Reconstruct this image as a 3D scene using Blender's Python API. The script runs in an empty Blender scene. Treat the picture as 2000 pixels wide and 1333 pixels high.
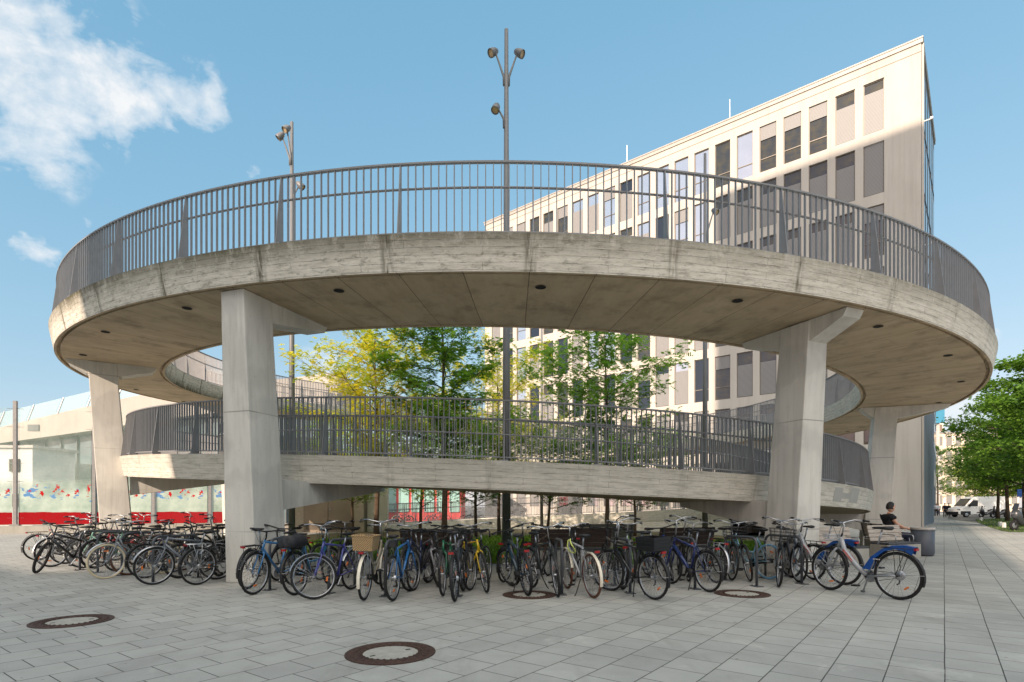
import bpy, bmesh, math, random
from mathutils import Vector, Matrix, noise as mnoise
random.seed(7)
PI = math.pi
sc = bpy.context.scene
COL = sc.collection
H = 1.42; F = 1113.0; HOR = 989.0

def gp(px, py, z=0.0):
    """ground (or height z) point seen at a photo pixel"""
    Y = F*(H-z)/(py-HOR)
    return ((px-1000)/F*Y, Y)

# ------------------------------------------------------------------ materials
class NT:
    def __init__(s, tree): s.t = tree; s.n = tree.nodes; s.l = tree.links
    def new(s, typ, **kw):
        n = s.n.new(typ)
        for k, v in kw.items(): setattr(n, k, v)
        return n
    def put(s, sock, v):
        if hasattr(v, 'is_linked') or isinstance(v, bpy.types.NodeSocket): s.l.new(v, sock)
        elif v is not None:
            try: sock.default_value = v
            except Exception: sock.default_value = (v[0], v[1], v[2], 1)
    def math(s, op, a, b=None, c=None, clamp=False):
        n = s.new('ShaderNodeMath', operation=op); n.use_clamp = clamp
        s.put(n.inputs[0], a)
        if b is not None: s.put(n.inputs[1], b)
        if c is not None: s.put(n.inputs[2], c)
        return n.outputs[0]
    def vmath(s, op, a, b=None, scale=None):
        n = s.new('ShaderNodeVectorMath', operation=op); s.put(n.inputs[0], a)
        if b is not None: s.put(n.inputs[1], b)
        if scale is not None: s.put(n.inputs['Scale'], scale)
        return n.outputs['Value'] if op in ('DOT_PRODUCT', 'LENGTH', 'DISTANCE') else n.outputs[0]
    def coord(s, which='Object'):
        return s.new('ShaderNodeTexCoord').outputs[which]
    def mapping(s, v, scale=(1, 1, 1), loc=(0, 0, 0), rot=(0, 0, 0)):
        n = s.new('ShaderNodeMapping'); s.put(n.inputs[0], v)
        n.inputs['Scale'].default_value = scale; n.inputs['Location'].default_value = loc
        n.inputs['Rotation'].default_value = rot
        return n.outputs[0]
    def noise(s, v, scale=5, detail=4, rough=.55, dist=0.0, col=False):
        n = s.new('ShaderNodeTexNoise'); s.put(n.inputs['Vector'], v)
        n.inputs['Scale'].default_value = scale; n.inputs['Detail'].default_value = detail
        n.inputs['Roughness'].default_value = rough; n.inputs['Distortion'].default_value = dist
        return n.outputs[1 if col else 0]
    def ramp(s, f, stops, interp='LINEAR'):
        n = s.new('ShaderNodeValToRGB'); s.put(n.inputs[0], f); cr = n.color_ramp; cr.interpolation = interp
        while len(cr.elements) < len(stops): cr.elements.new(.5)
        for e, (p, c) in zip(cr.elements, stops):
            e.position = p; e.color = (c, c, c, 1) if not hasattr(c, '__len__') else (c[0], c[1], c[2], 1)
        return n.outputs[0]
    def mix(s, f, a, b, blend='MIX'):
        n = s.new('ShaderNodeMix', data_type='RGBA', blend_type=blend)
        s.put(n.inputs[0], f)
        for i, v in ((6, a), (7, b)):
            if isinstance(v, bpy.types.NodeSocket): s.l.new(v, n.inputs[i])
            else: n.inputs[i].default_value = (v[0], v[1], v[2], 1)
        return n.outputs[2]
    def sep(s, v):
        n = s.new('ShaderNodeSeparateXYZ'); s.put(n.inputs[0], v); return n.outputs
    def comb(s, x, y, z=0.0):
        n = s.new('ShaderNodeCombineXYZ')
        for i, v in enumerate((x, y, z)): s.put(n.inputs[i], v)
        return n.outputs[0]
    def bump(s, h, strength=.3, dist=.02):
        n = s.new('ShaderNodeBump'); s.put(n.inputs['Height'], h)
        n.inputs['Strength'].default_value = strength; n.inputs['Distance'].default_value = dist
        return n.outputs[0]
    def brick(s, v, w, h, off=.5, mortar=.01, c1=(1, 1, 1), c2=(.8, .8, .8), cm=(0, 0, 0), smooth=.1, bias=0.0, freq=2):
        n = s.new('ShaderNodeTexBrick'); s.put(n.inputs['Vector'], v)
        n.offset = off; n.offset_frequency = freq
        n.inputs['Scale'].default_value = 1.0
        n.inputs['Brick Width'].default_value = w; n.inputs['Row Height'].default_value = h
        n.inputs['Mortar Size'].default_value = mortar; n.inputs['Mortar Smooth'].default_value = smooth
        n.inputs['Bias'].default_value = bias
        n.inputs['Color1'].default_value = (*c1, 1); n.inputs['Color2'].default_value = (*c2, 1)
        n.inputs['Mortar'].default_value = (*cm, 1)
        return n

def newmat(name):
    m = bpy.data.materials.new(name); m.use_nodes = True
    t = NT(m.node_tree); b = m.node_tree.nodes['Principled BSDF']
    return m, t, b
def S(c):  # srgb 0-255 -> linear
    return tuple(((v/255)/12.92 if v/255 <= .04045 else ((v/255+.055)/1.055)**2.4) for v in c)
def plain(name, col, rough=.5, metal=0.0, var=.12, scale=6.0, bump=0.0, coat=0.0, emit=None):
    m, t, b = newmat(name)
    n = t.noise(t.coord(), scale, 4, .6)
    lo = tuple(c*(1-var) for c in col); hi = tuple(min(1, c*(1+var)) for c in col)
    t.put(b.inputs['Base Color'], t.ramp(n, [(.3, lo), (.7, hi)]))
    b.inputs['Roughness'].default_value = rough; b.inputs['Metallic'].default_value = metal
    if coat: b.inputs['Coat Weight'].default_value = coat
    if bump: t.put(b.inputs['Normal'], t.bump(t.noise(t.coord(), scale*8, 3), bump, .01))
    return m
MC = {}
def M(name, *a, **k):
    if name not in MC: MC[name] = plain(name, *a, **k)
    return MC[name]

def concrete_fascia():
    m, t, b = newmat('board_marked_concrete')
    uv = t.coord('UV'); o = t.sep(uv); u, v = o[0], o[1]
    base = t.noise(t.mapping(uv, (1.2, 9, 1)), 1.6, 6, .65)
    fine = t.noise(t.mapping(uv, (7, 60, 1)), 1.5, 4, .6)
    c = t.ramp(base, [(.25, S((168, 162, 148))), (.5, S((211, 205, 191))), (.75, S((228, 222, 210)))])
    c = t.mix(t.ramp(fine, [(.52, 0.0), (.74, .4)]), c, S((104, 100, 90)))
    wob = t.vmath('ADD', uv, t.vmath('SCALE', t.noise(t.mapping(uv, (3, 12, 1)), 2, 3, .6, col=True), scale=.03))
    br = t.brick(wob, 1.9, .117, .37, .003, (1, 1, 1), (.86, .86, .86), (0, 0, 0), .3)
    c = t.mix(.3, c, br.outputs[0], 'MULTIPLY')
    lines = t.math('MULTIPLY', br.outputs[1], t.ramp(t.noise(uv, 3.1, 3), [(.4, 0.0), (.6, .9)]))
    c = t.mix(lines, c, S((74, 70, 62)))
    # moss at the top edge
    mo = t.noise(t.mapping(uv, (2.6, .9, 1)), 2.0, 6, .75)
    edge = t.math('SUBTRACT', 1.0, t.math('MULTIPLY', v, 2.6), clamp=True)
    lm = t.ramp(t.noise(t.mapping(uv, (.12, .0, 1)), 1.0, 2), [(.35, .25), (.6, 1.0)])
    lft = t.math('MULTIPLY', t.math('SUBTRACT', 14.0, u), .06, clamp=True)
    moss = t.math('MULTIPLY', t.math('MULTIPLY', t.math('ADD', t.math('MULTIPLY', edge, .9), .0), t.ramp(mo, [(.28, 0.0), (.50, 1.0)])), t.math('MULTIPLY', lm, t.math('ADD', .3, lft)))
    c = t.mix(moss, c, S((74, 70, 44)))
    dk = t.ramp(t.noise(t.mapping(uv, (2.2, 5, 1), (4, 4, 0)), 2.2, 7, .8), [(.52, 0.0), (.62, .75)])
    c = t.mix(t.math('MULTIPLY', dk, t.math('MULTIPLY', lft, .8)), c, S((92, 88, 72)))
    # run-off streaks below the rail posts
    fr = t.math('ABSOLUTE', t.math('SUBTRACT', t.math('FRACT', t.math('ADD', t.math('DIVIDE', u, 2.192), .5)), .5))
    st = t.math('SUBTRACT', 1.0, t.math('MULTIPLY', fr, 18.0), clamp=True)
    sn = t.ramp(t.noise(t.mapping(uv, (9, .9, 1)), 1.5, 5, .7), [(.4, 0.0), (.6, .9)])
    c = t.mix(t.math('MULTIPLY', t.math('MULTIPLY', st, sn), t.math('ADD', .35, lft)), c, S((74, 68, 46)))
    t.put(b.inputs['Base Color'], c); b.inputs['Roughness'].default_value = .9
    hgt = t.math('SUBTRACT', t.math('ADD', t.math('MULTIPLY', base, .6), t.math('MULTIPLY', fine, .4)), br.outputs[1])
    t.put(b.inputs['Normal'], t.bump(hgt, .5, .012))
    return m
def concrete_soffit():
    m, t, b = newmat('soffit_concrete')
    uv = t.coord('UV')
    base = t.noise(t.mapping(uv, (1.1, .35, 1)), 2.2, 6, .68)
    big = t.noise(t.coord(), .25, 3, .5)
    c = t.ramp(base, [(.25, S((166, 148, 120))), (.5, S((192, 172, 142))), (.8, S((210, 191, 162)))])
    c = t.mix(t.ramp(big, [(.4, 0.0), (.7, .35)]), c, S((146, 133, 114)))
    wob = t.vmath('ADD', uv, t.vmath('SCALE', t.noise(t.mapping(uv, (1, 2, 1)), 2, 2, .6, col=True), scale=.02))
    sw = t.sep(wob)
    w2 = t.comb(sw[1], sw[0], 0.0)
    br = t.brick(w2, 40.0, 1.02, .3, .008, (1, 1, 1), (.84, .84, .84), (0, 0, 0), .5)
    c = t.mix(.7, c, br.outputs[0], 'MULTIPLY')
    c = t.mix(t.math('MULTIPLY', br.outputs[1], .45), c, S((76, 68, 56)))
    vv = t.noise(t.coord(), 9, 5, .7)
    c = t.mix(t.ramp(vv, [(.62, 0.0), (.72, .5)]), c, S((176, 166, 148)))
    st = t.noise(t.mapping(uv, (.9, .9, 1), (5, 3, 0)), 1.3, 5, .7)
    c = t.mix(t.ramp(st, [(.5, 0.0), (.68, .45)]), c, S((88, 80, 68)))
    t.put(b.inputs['Base Color'], c); b.inputs['Roughness'].default_value = .85
    t.put(b.inputs['Normal'], t.bump(t.math('SUBTRACT', base, br.outputs[1]), .35, .01))
    return m
def concrete_smooth(name='smooth_concrete', lo=(192, 189, 181), hi=(220, 216, 207)):
    m, t, b = newmat(name)
    co = t.coord()
    base = t.noise(t.mapping(co, (1.4, 1.4, .35)), 1.5, 6, .65)
    c = t.ramp(base, [(.25, S(lo)), (.75, S(hi))])
    sp = t.noise(co, 22, 4, .7)
    c = t.mix(t.ramp(sp, [(.62, 0.0), (.78, .35)]), c, S((110, 107, 99)))
    st = t.noise(t.mapping(co, (5, 5, .3)), 1.5, 5, .7)
    c = t.mix(t.ramp(st, [(.5, 0.0), (.75, .35)]), c, S((128, 124, 112)))
    ah = t.new('ShaderNodeTexVoronoi'); t.put(ah.inputs['Vector'], co); ah.inputs['Scale'].default_value = 7.0
    c = t.mix(t.math('MULTIPLY', t.math('LESS_THAN', ah.outputs['Distance'], .05), .7), c, S((96, 92, 84)))
    pa = t.noise(co, .9, 3, .5)
    c = t.mix(t.ramp(pa, [(.5, 0.0), (.56, .22)]), c, S((150, 148, 142)))
    z = t.sep(co)[2]
    ln = t.math('LESS_THAN', t.math('ABSOLUTE', t.math('SUBTRACT', t.math('FRACT', t.math('DIVIDE', t.math('ADD', z, .15), 2.2)), .5)), .005)
    c = t.mix(t.math('MULTIPLY', ln, t.ramp(t.noise(co, .7, 2), [(.35, 0.0), (.6, .6)])), c, S((110, 106, 97)))
    t.put(b.inputs['Base Color'], c); b.inputs['Roughness'].default_value = .85
    t.put(b.inputs['Normal'], t.bump(t.math('ADD', base, t.math('MULTIPLY', sp, .3)), .25, .01))
    return m
def paving():
    m, t, b = newmat('concrete_paving_slabs')
    co = t.coord()
    ang = math.atan2(.797, .604)
    p = t.mapping(co, (1, 1, 1), (0, 0, 0), (0, 0, -ang))
    jn = t.vmath('SCALE', t.noise(p, 1.3, 2, .5, col=True), scale=.012)
    pj = t.vmath('ADD', p, jn)
    br = t.brick(pj, .42, .40, .5, .0052, (1, 1, 1), (.83, .83, .84), (0, 0, 0), .25)
    n1 = t.noise(co, .35, 5, .6); n2 = t.noise(co, 60, 4, .7); n3 = t.noise(co, 2.3, 5, .65)
    c = t.ramp(n1, [(.3, S((154, 155, 150))), (.7, S((176, 176, 170)))])
    c = t.mix(t.ramp(n3, [(.45, 0.0), (.8, .35)]), c, S((128, 126, 119)))
    c = t.mix(.16, c, t.ramp(n2, [(.3, .35), (.7, 1.0)]), 'MULTIPLY')
    c = t.mix(.85, c, br.outputs[0], 'MULTIPLY')
    jv = t.ramp(t.noise(co, 1.1, 3, .6), [(.3, .35), (.65, 1.0)])
    c = t.mix(t.math('MULTIPLY', br.outputs[1], jv), c, S((52, 50, 46)))
    tr = t.noise(t.mapping(co, (1, .18, 1), (0, 0, 0), (0, 0, .5)), 1.4, 6, .7)
    c = t.mix(t.ramp(tr, [(.54, 0.0), (.72, .4)]), c, S((108, 105, 98)))
    pl = t.noise(p, .9, 6, .75, .6)
    c = t.mix(t.ramp(pl, [(.58, 0.0), (.68, .3)]), c, S((196, 194, 186)))
    gum = t.new('ShaderNodeTexVoronoi'); t.put(gum.inputs['Vector'], co); gum.inputs['Scale'].default_value = 2.4
    gd = t.math('LESS_THAN', gum.outputs['Distance'], t.math('MULTIPLY', t.ramp(t.noise(co, .8, 2), [(.35, .2), (.65, 1.0)]), .065))
    c = t.mix(t.math('MULTIPLY', gd, .6), c, S((92, 88, 82)))
    sp = t.noise(co, 9.5, 2, .5)
    c = t.mix(t.ramp(sp, [(.76, 0.0), (.79, .8)]), c, S((84, 78, 68)))
    gr = t.noise(t.mapping(co, (1, 1, 1), (7, 3, 0)), .8, 4, .7)
    c = t.mix(t.math('MULTIPLY', t.math('MULTIPLY', br.outputs[1], t.ramp(gr, [(.55, 0.0), (.7, 1.0)])), .6), c, S((70, 76, 40)))
    t.put(b.inputs['Base Color'], c); b.inputs['Roughness'].default_value = .82
    hh = t.math('SUBTRACT', t.math('MULTIPLY', n2, .25), t.math('MULTIPLY', br.outputs[1], 1.0))
    t.put(b.inputs['Normal'], t.bump(hh, .35, .006))
    return m
def leafmat(name, cols, trans=.35):
    m, t, b = newmat(name)
    co = t.coord()
    n = t.noise(co, 1.1, 4, .6); n2 = t.noise(co, 14, 2, .5)
    f = t.math('ADD', t.math('MULTIPLY', n, .6), t.math('MULTIPLY', n2, .4))
    c = t.ramp(f, [(.34, cols[0]), (.47, cols[1]), (.56, cols[2]), (.68, cols[3])])
    t.put(b.inputs['Base Color'], c); b.inputs['Roughness'].default_value = .55
    tr = t.new('ShaderNodeBsdfTranslucent'); t.put(tr.inputs[0], t.mix(1.0, c, (1.5, 1.6, .8), 'MULTIPLY'))
    mx = t.new('ShaderNodeMixShader'); mx.inputs[0].default_value = trans
    t.l.new(b.outputs[0], mx.inputs[1]); t.l.new(tr.outputs[0], mx.inputs[2])
    t.l.new(mx.outputs[0], m.node_tree.nodes['Material Output'].inputs[0])
    return m
def glassmat(name, tint, alpha, rough=.03):
    m, t, b = newmat(name)
    t.put(b.inputs['Base Color'], t.mix(t.noise(t.coord(), .5, 3), tint, tuple(c*.92 for c in tint)))
    b.inputs['Roughness'].default_value = rough
    b.inputs['Specular IOR Level'].default_value = .8
    b.inputs['Alpha'].default_value = alpha
    return m

FASCIA = concrete_fascia(); SOFFIT = concrete_soffit(); CONC = concrete_smooth()
CONC2 = concrete_smooth('plinth_concrete', (140, 138, 130), (170, 167, 158))
RAIL = plain('painted_steel', S((130, 130, 131)), .5, .0, .08)
RAILD = plain('dark_painted_steel', S((70, 73, 78)), .45, .0, .08)
POLE = plain('grey_pole_paint', S((112, 113, 114)), .45, .0, .06)
DARK = plain('dark_void', (.01, .01, .01), .9)
BLACK = plain('black_plastic', (.008, .008, .009), .55)
RUBBER = plain('tyre_rubber', (.010, .010, .010), .85)
CHROME = plain('chrome_steel', (.55, .55, .56), .25, 1.0, .05)
ALU = plain('brushed_aluminium', (.45, .46, .48), .35, .8, .08)
REDL = plain('red_reflector', (.30, .008, .01), .3)
ORL = plain('orange_reflector', (.7, .16, .01), .4)

# ------------------------------------------------------------------ mesh builder
class MB:
    def __init__(s): s.v = []; s.f = []; s.mi = []; s.uv = {}; s.mats = []
    def mid(s, m):
        if m not in s.mats: s.mats.append(m)
        return s.mats.index(m)
    def add(s, vs, fs, m=None):
        o = len(s.v); s.v += [tuple(v) for v in vs]
        k = s.mid(m) if m is not None else 0
        for f in fs: s.f.append(tuple(i+o for i in f)); s.mi.append(k)
        return o
    def box(s, c, size, m=None, rz=0.0, ax=None):
        x, y, z = (d/2 for d in size); R = ax if ax is not None else Matrix.Rotation(rz, 3, 'Z')
        vs = [Vector(c)+R@Vector((i*x, j*y, k*z)) for k in (-1, 1) for j in (-1, 1) for i in (-1, 1)]
        s.add(vs, [(0, 2, 3, 1), (4, 5, 7, 6), (0, 1, 5, 4), (2, 6, 7, 3), (0, 4, 6, 2), (1, 3, 7, 5)], m)
    def hexa(s, vs, m=None):  # 8 verts: bottom 4 ccw, top 4 ccw
        s.add(vs, [(3, 2, 1, 0), (4, 5, 6, 7), (0, 1, 5, 4), (1, 2, 6, 5), (2, 3, 7, 6), (3, 0, 4, 7)], m)
    def prism(s, poly, z0, z1, m=None):
        n = len(poly)
        vs = [(p[0], p[1], z0) for p in poly]+[(p[0], p[1], z1) for p in poly]
        s.add(vs, [tuple(range(n-1, -1, -1)), tuple(range(n, 2*n))]+[(i, (i+1) % n, (i+1) % n+n, i+n) for i in range(n)], m)
    def tube(s, pts, r, n=6, m=None, cap=True, closed=False):
        pts = [Vector(p) for p in pts]; N = len(pts)
        rs = r if hasattr(r, '__len__') else [r]*N
        up = None; rings = []
        for i, p in enumerate(pts):
            if closed: d = pts[(i+1) % N]-pts[i-1]
            else: d = pts[min(i+1, N-1)]-pts[max(i-1, 0)]
            if d.length < 1e-9: d = Vector((0, 0, 1))
            d.normalize()
            if up is None:
                up = Vector((0, 0, 1)) if abs(d.z) < .9 else Vector((1, 0, 0))
            up = up-d*up.dot(d)
            if up.length < 1e-6: up = d.orthogonal()
            up.normalize(); w = d.cross(up)
            rings.append([p+(up*math.cos(2*PI*k/n)+w*math.sin(2*PI*k/n))*rs[i] for k in range(n)])
        vs = [v for r_ in rings for v in r_]; fs = []
        for i in range(N if closed else N-1):
            j = (i+1) % N
            for k in range(n):
                fs.append((i*n+k, i*n+(k+1) % n, j*n+(k+1) % n, j*n+k))
        if cap and not closed:
            fs.append(tuple(range(n-1, -1, -1))); fs.append(tuple(range((N-1)*n, N*n)))
        s.add(vs, fs, m)
    def lathe(s, prof, n=24, m=None, c=(0, 0, 0), ax=None):
        R = ax if ax is not None else Matrix.Identity(3); c = Vector(c)
        vs = []; fs = []
        for r, z in prof:
            for k in range(n):
                a = 2*PI*k/n; vs.append(c+R@Vector((r*math.cos(a), r*math.sin(a), z)))
        for i in range(len(prof)-1):
            for k in range(n):
                fs.append((i*n+k, i*n+(k+1) % n, (i+1)*n+(k+1) % n, (i+1)*n+k))
        s.add(vs, fs, m)
    def build(s, name, m=None, parent=None, smooth=False, uvs=None):
        me = mesh_from(s, name, m, smooth, uvs)
        return link(name, me, parent)
def mesh_from(s, name, m=None, smooth=False, uvs=None):
    me = bpy.data.meshes.new(name); me.from_pydata(s.v, [], s.f)
    mats = [x if x is not None else m for x in s.mats] if s.mats else [m]
    for x in mats: me.materials.append(x if x is not None else m)
    if s.mats: me.polygons.foreach_set('material_index', s.mi)
    if smooth: me.polygons.foreach_set('use_smooth', [True]*len(me.polygons))
    if uvs is not None:
        ul = me.uv_layers.new(name='UVMap'); d = []
        for p in me.polygons:
            for vi in p.vertices: d += list(uvs[vi])
        ul.data.foreach_set('uv', d)
    me.validate(); me.update()
    return me
def link(name, me, parent=None):
    o = bpy.data.objects.new(name, me); COL.objects.link(o)
    if parent: o.parent = parent
    return o
def tag(o, label=None, cat=None, group=None, kind=None):
    if label: o['label'] = label
    if cat: o['category'] = cat
    if group: o['group'] = group
    if kind: o['kind'] = kind
    return o
def empty(name, loc=(0, 0, 0), rz=0.0, label=None, cat=None, group=None):
    o = bpy.data.objects.new(name, None); COL.objects.link(o); o.location = loc; o.rotation_euler = (0, 0, rz)
    o.empty_display_size = .2
    return tag(o, label, cat, group)
def copy_tree(o, parent=None):
    c = o.copy(); COL.objects.link(c)
    if parent: c.parent = parent
    for ch in list(o.children): copy_tree(ch, c)
    return c

# ------------------------------------------------------------------ the spiral ramp
CYR = 25.35
TOP = [(-2.6, 6.20), (-1.87, 5.62), (-.95, 4.86), (-.45, 4.56), (0, 4.38), (.45, 4.26), (.9, 4.17), (1.4, 4.12), (1.8, 4.07), (2.35, 3.92), (3.1, 3.38),
       (4.2, 2.45), (5.27, 1.55), (5.8, 1.19), (2*PI, .917), (2*PI+.5, .655), (2*PI+1, .42), (2*PI+1.6, .10), (2*PI+2.2, -.22), (3*PI, -.75), (2*PI+4.0, -1.24), (2*PI+4.4, -1.36)]
def ztop(t):
    P = TOP
    if t <= P[0][0]: return H+P[0][1]
    if t >= P[-1][0]: return H+P[-1][1]
    for i in range(len(P)-1):
        if P[i][0] <= t <= P[i+1][0]:
            x0, y0 = P[i]; x1, y1 = P[i+1]
            m0 = (P[i+1][1]-P[i-1][1])/(P[i+1][0]-P[i-1][0]) if i > 0 else (y1-y0)/(x1-x0)
            m1 = (P[i+2][1]-y0)/(P[i+2][0]-x0) if i+2 < len(P) else (y1-y0)/(x1-x0)
            h = x1-x0; s = (t-x0)/h
            return H+(2*s**3-3*s*s+1)*y0+(s**3-2*s*s+s)*h*m0+(-2*s**3+3*s*s)*y1+(s**3-s*s)*h*m1
def sm(a, b, x):
    x = max(0, min(1, (x-a)/(b-a))); return x*x*(3-2*x)
def rp(t):
    k = sm(1.9, 5.0, t)
    cx = .295+(-.46-.295)*k
    ro = 16.23+(14.0-16.23)*k
    ri = (13.1-.27*math.sin(t))*(1-k)+11.0*k
    return cx, ro, ri
T0 = -2.25; T1 = 2*PI+4.15
def P3(t, r, z):
    cx, ro, ri = rp(t)
    return (cx+r*math.sin(t), CYR-r*math.cos(t), z)
# straight run-on at the top
EXL = 26.0
def frame_at(s):
    """s is a running parameter; negative part past T0 is a straight run"""
    if s >= T0:
        cx, ro, ri = rp(s); c = Vector((cx, CYR, 0)); er = Vector((math.sin(s), -math.cos(s), 0))
        return c, er, ro, ri, ztop(s), s*15.0
    d = (T0-s)*15.0
    cx, ro, ri = rp(T0); er = Vector((math.sin(T0), -math.cos(T0), 0)); tg = -Vector((math.cos(T0), math.sin(T0), 0))
    return Vector((cx, CYR, 0))+tg*d, er, ro, ri, ztop(T0)+d*.012, s*15.0
SS = []
s_ = T0-EXL/15.0
while s_ < T1: SS.append(s_); s_ += .022 if s_ > T0-.05 else .1
SS.append(T1)

ramp = empty('spiral_ramp', (0, 0, 0), 0, 'curving board-marked concrete cycle ramp on slanted columns above the parked bicycles', 'ramp')
HF = .585
def strip(prof, mat, name, parent, trange=None, vo=0.0):
    """prof(ro,ri) -> list of (r, dz); swept along the ramp"""
    mb = MB(); uvs = []; n = None; cnt = 0
    for s in SS:
        if trange and not (trange[0] <= s <= trange[1]): continue
        c, er, ro, ri, zt, u = frame_at(s)
        pr = prof(ro, ri, zt); n = len(pr); acc = vo; last = None
        for r, dz in pr:
            if last: acc += math.hypot(r-last[0], dz-last[1])
            last = (r, dz)
            p = c+er*r; mb.v.append((p.x, p.y, zt+dz)); uvs.append((u, acc))
        cnt += 1
    for i in range(cnt-1):
        for k in range(n-1):
            mb.f.append((i*n+k, (i+1)*n+k, (i+1)*n+k+1, i*n+k+1)); mb.mi.append(0)
    return mb.build(name, mat, parent, True, uvs)
def shade_flat(o): o.data.polygons.foreach_set('use_smooth', [False]*len(o.data.polygons))
def hf(zt): return HF
shade = []
shade.append(strip(lambda ro, ri, z: [(ro, 0), (ro-.11, -HF)], FASCIA, 'outer_fascia', ramp))
shade.append(strip(lambda ro, ri, z: [(ri+.11, -HF), (ri, 0)][::-1][::-1], FASCIA, 'inner_fascia', ramp))
o = strip(lambda ro, ri, z: [(ro-.11, -HF), (ro-.17, -HF), (ro-.17, -HF+.09), (ro-.25, -HF+.09), (ro-.25, -HF+.012),
                            (ri+.25, -HF+.012), (ri+.25, -HF+.09), (ri+.17, -HF+.09), (ri+.17, -HF), (ri+.11, -HF)], SOFFIT, 'soffit', ramp, None, 3.0)
shade_flat(o)
o = strip(lambda ro, ri, z: [(ri, 0), (ri+.28, 0), (ri+.28, -.12), (ro-.28, -.12), (ro-.28, 0), (ro, 0)], CONC, 'deck', ramp, None, 6.0)
shade_flat(o)
# solid wall under the lowest back stretch
o = strip(lambda ro, ri, z: [(ri+.13, -HF), (ri+.13, -z), (ro-.13, -z), (ro-.13, -HF)], FASCIA, 'abutment_wall', ramp, (2*PI+1.75, T1), 0.3)
shade_flat(o)

def find_t(px, t0, t1):
    best = None
    for i in range(2000):
        t_ = t0+(t1-t0)*i/2000; x_, y_, z_ = P3(t_, rp(t_)[1], 0); e_ = abs(x_/y_*F+1000-px)
        if best is None or e_ < best[0]: best = (e_, t_)
    return best[1]
PATCH = plain('grey_overpaint', S((168, 166, 160)), .85, 0, .06, 3)
def patch(pa, pb, d0, d1):
    ta, tb = find_t(pa, 2*PI+.5, 2*PI+.98), find_t(pb, 2*PI+.5, 2*PI+.98); mb = MB(); n = 8
    for i in range(n+1):
        t_ = ta+(tb-ta)*i/n; c, er, ro, ri, zt, u = frame_at(t_)
        for dz in (d0, d1):
            p = c+er*(ro-.11*dz/HF+.004); mb.v.append((p.x, p.y, zt-dz))
    for i in range(n): mb.f.append((2*i, 2*i+1, 2*i+3, 2*i+2)); mb.mi.append(0)
    mb.build('overpainted_patch', PATCH, ramp)
patch(1633, 1649, .10, .46); patch(1649.3, 1664, .22, .36); patch(1664.3, 1680, .05, .44)
# railings: bars are the pattern of one mesh, posts and handrail are sub-parts
def make_railing(side, name):
    """side +1 outer, -1 inner"""
    mb = MB()
    def at(s, off, dz):
        c, er, ro, ri, zt, u = frame_at(s)
        r = ro-off if side > 0 else ri+off
        p = c+er*r; return Vector((p.x, p.y, zt+dz)), er
    BO = .19
    # bars
    step = .129/15.6
    s = T0-EXL/15.0+.01; end = T1-.02
    k0 = math.ceil((s-.003)/.0085)
    k = 0
    ss = []
    st = .1370/17
    kk = int((T0-EXL/15.0-.003)/st)
    while .003+kk*st < end:
        ss.append((kk, .003+kk*st)); kk += 1
    for kk, s in ss:
        if kk % 17 == 0: continue
        a, er = at(s, BO, .09); b = a+Vector((0, 0, 1.13))
        tg = Vector((-er.y, er.x, 0)); e = er*.021; w = tg*.0065
        mb.hexa([a-e-w, a+e-w, a+e+w, a-e+w, b-e-w, b+e-w, b+e+w, b-e+w])
    for dz, hh, ww in ((1.235, .014, .032), (.085, .012, .026)):
        pr = [[], [], [], []]; 
        n0 = len(mb.v); cnt = 0
        for s in SS:
            p, er = at(s, BO, dz)
            for (i, j) in ((-1, -1), (1, -1), (1, 1), (-1, 1)):
                mb.v.append(tuple(p+er*ww*i+Vector((0, 0, hh*j))))
            cnt += 1
        for i in range(cnt-1):
            for k in range(4):
                mb.f.append((n0+i*4+k, n0+i*4+(k+1) % 4, n0+(i+1)*4+(k+1) % 4, n0+(i+1)*4+k)); mb.mi.append(0)
    r = mb.build(name, RAIL, ramp)
    h = MB(); h.tube([at(s, BO+.07, .86)[0] for s in SS], .021, 6); h.build('handrail', RAIL, r, True)
    for kk, s in ss:
        if kk % 17: continue
        pm = MB()
        a, er = at(s, .02, .0); b, _ = at(s, BO+.03, .0)
        tg = Vector((-er.y, er.x, 0))*.009; sg = side
        o0 = a; o1 = a-er*sg*.205
        t0 = a-er*sg*(BO-.045)+Vector((0, 0, 1.22)); t1 = a-er*sg*(BO+.01)+Vector((0, 0, 1.22))
        pm.hexa([o0-tg, o1-tg, o1+tg, o0+tg, t0-tg, t1-tg, t1+tg, t0+tg])
        pm.box(a-er*sg*.12+Vector((0, 0, .012)), (.26, .16, .02), None, math.atan2(er.y, er.x))
        pm.build('post', RAIL, r)
    return r
make_railing(1, 'outer_railing'); make_railing(-1, 'inner_railing')

# recessed lights in the soffit
for k in range(-10, 11):
    s = .013+k*.235
    if s < T0: continue
    c, er, ro, ri, zt, u = frame_at(s)
    p = c+er*(ro-.75)
    mb = MB(); mb.lathe([(.0, .0), (.075, .0), (.085, -.006), (.095, -.004)], 20, DARK)
    o = mb.build('recessed_light', DARK, ramp); o.location = (p.x, p.y, zt-HF+.001)

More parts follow.
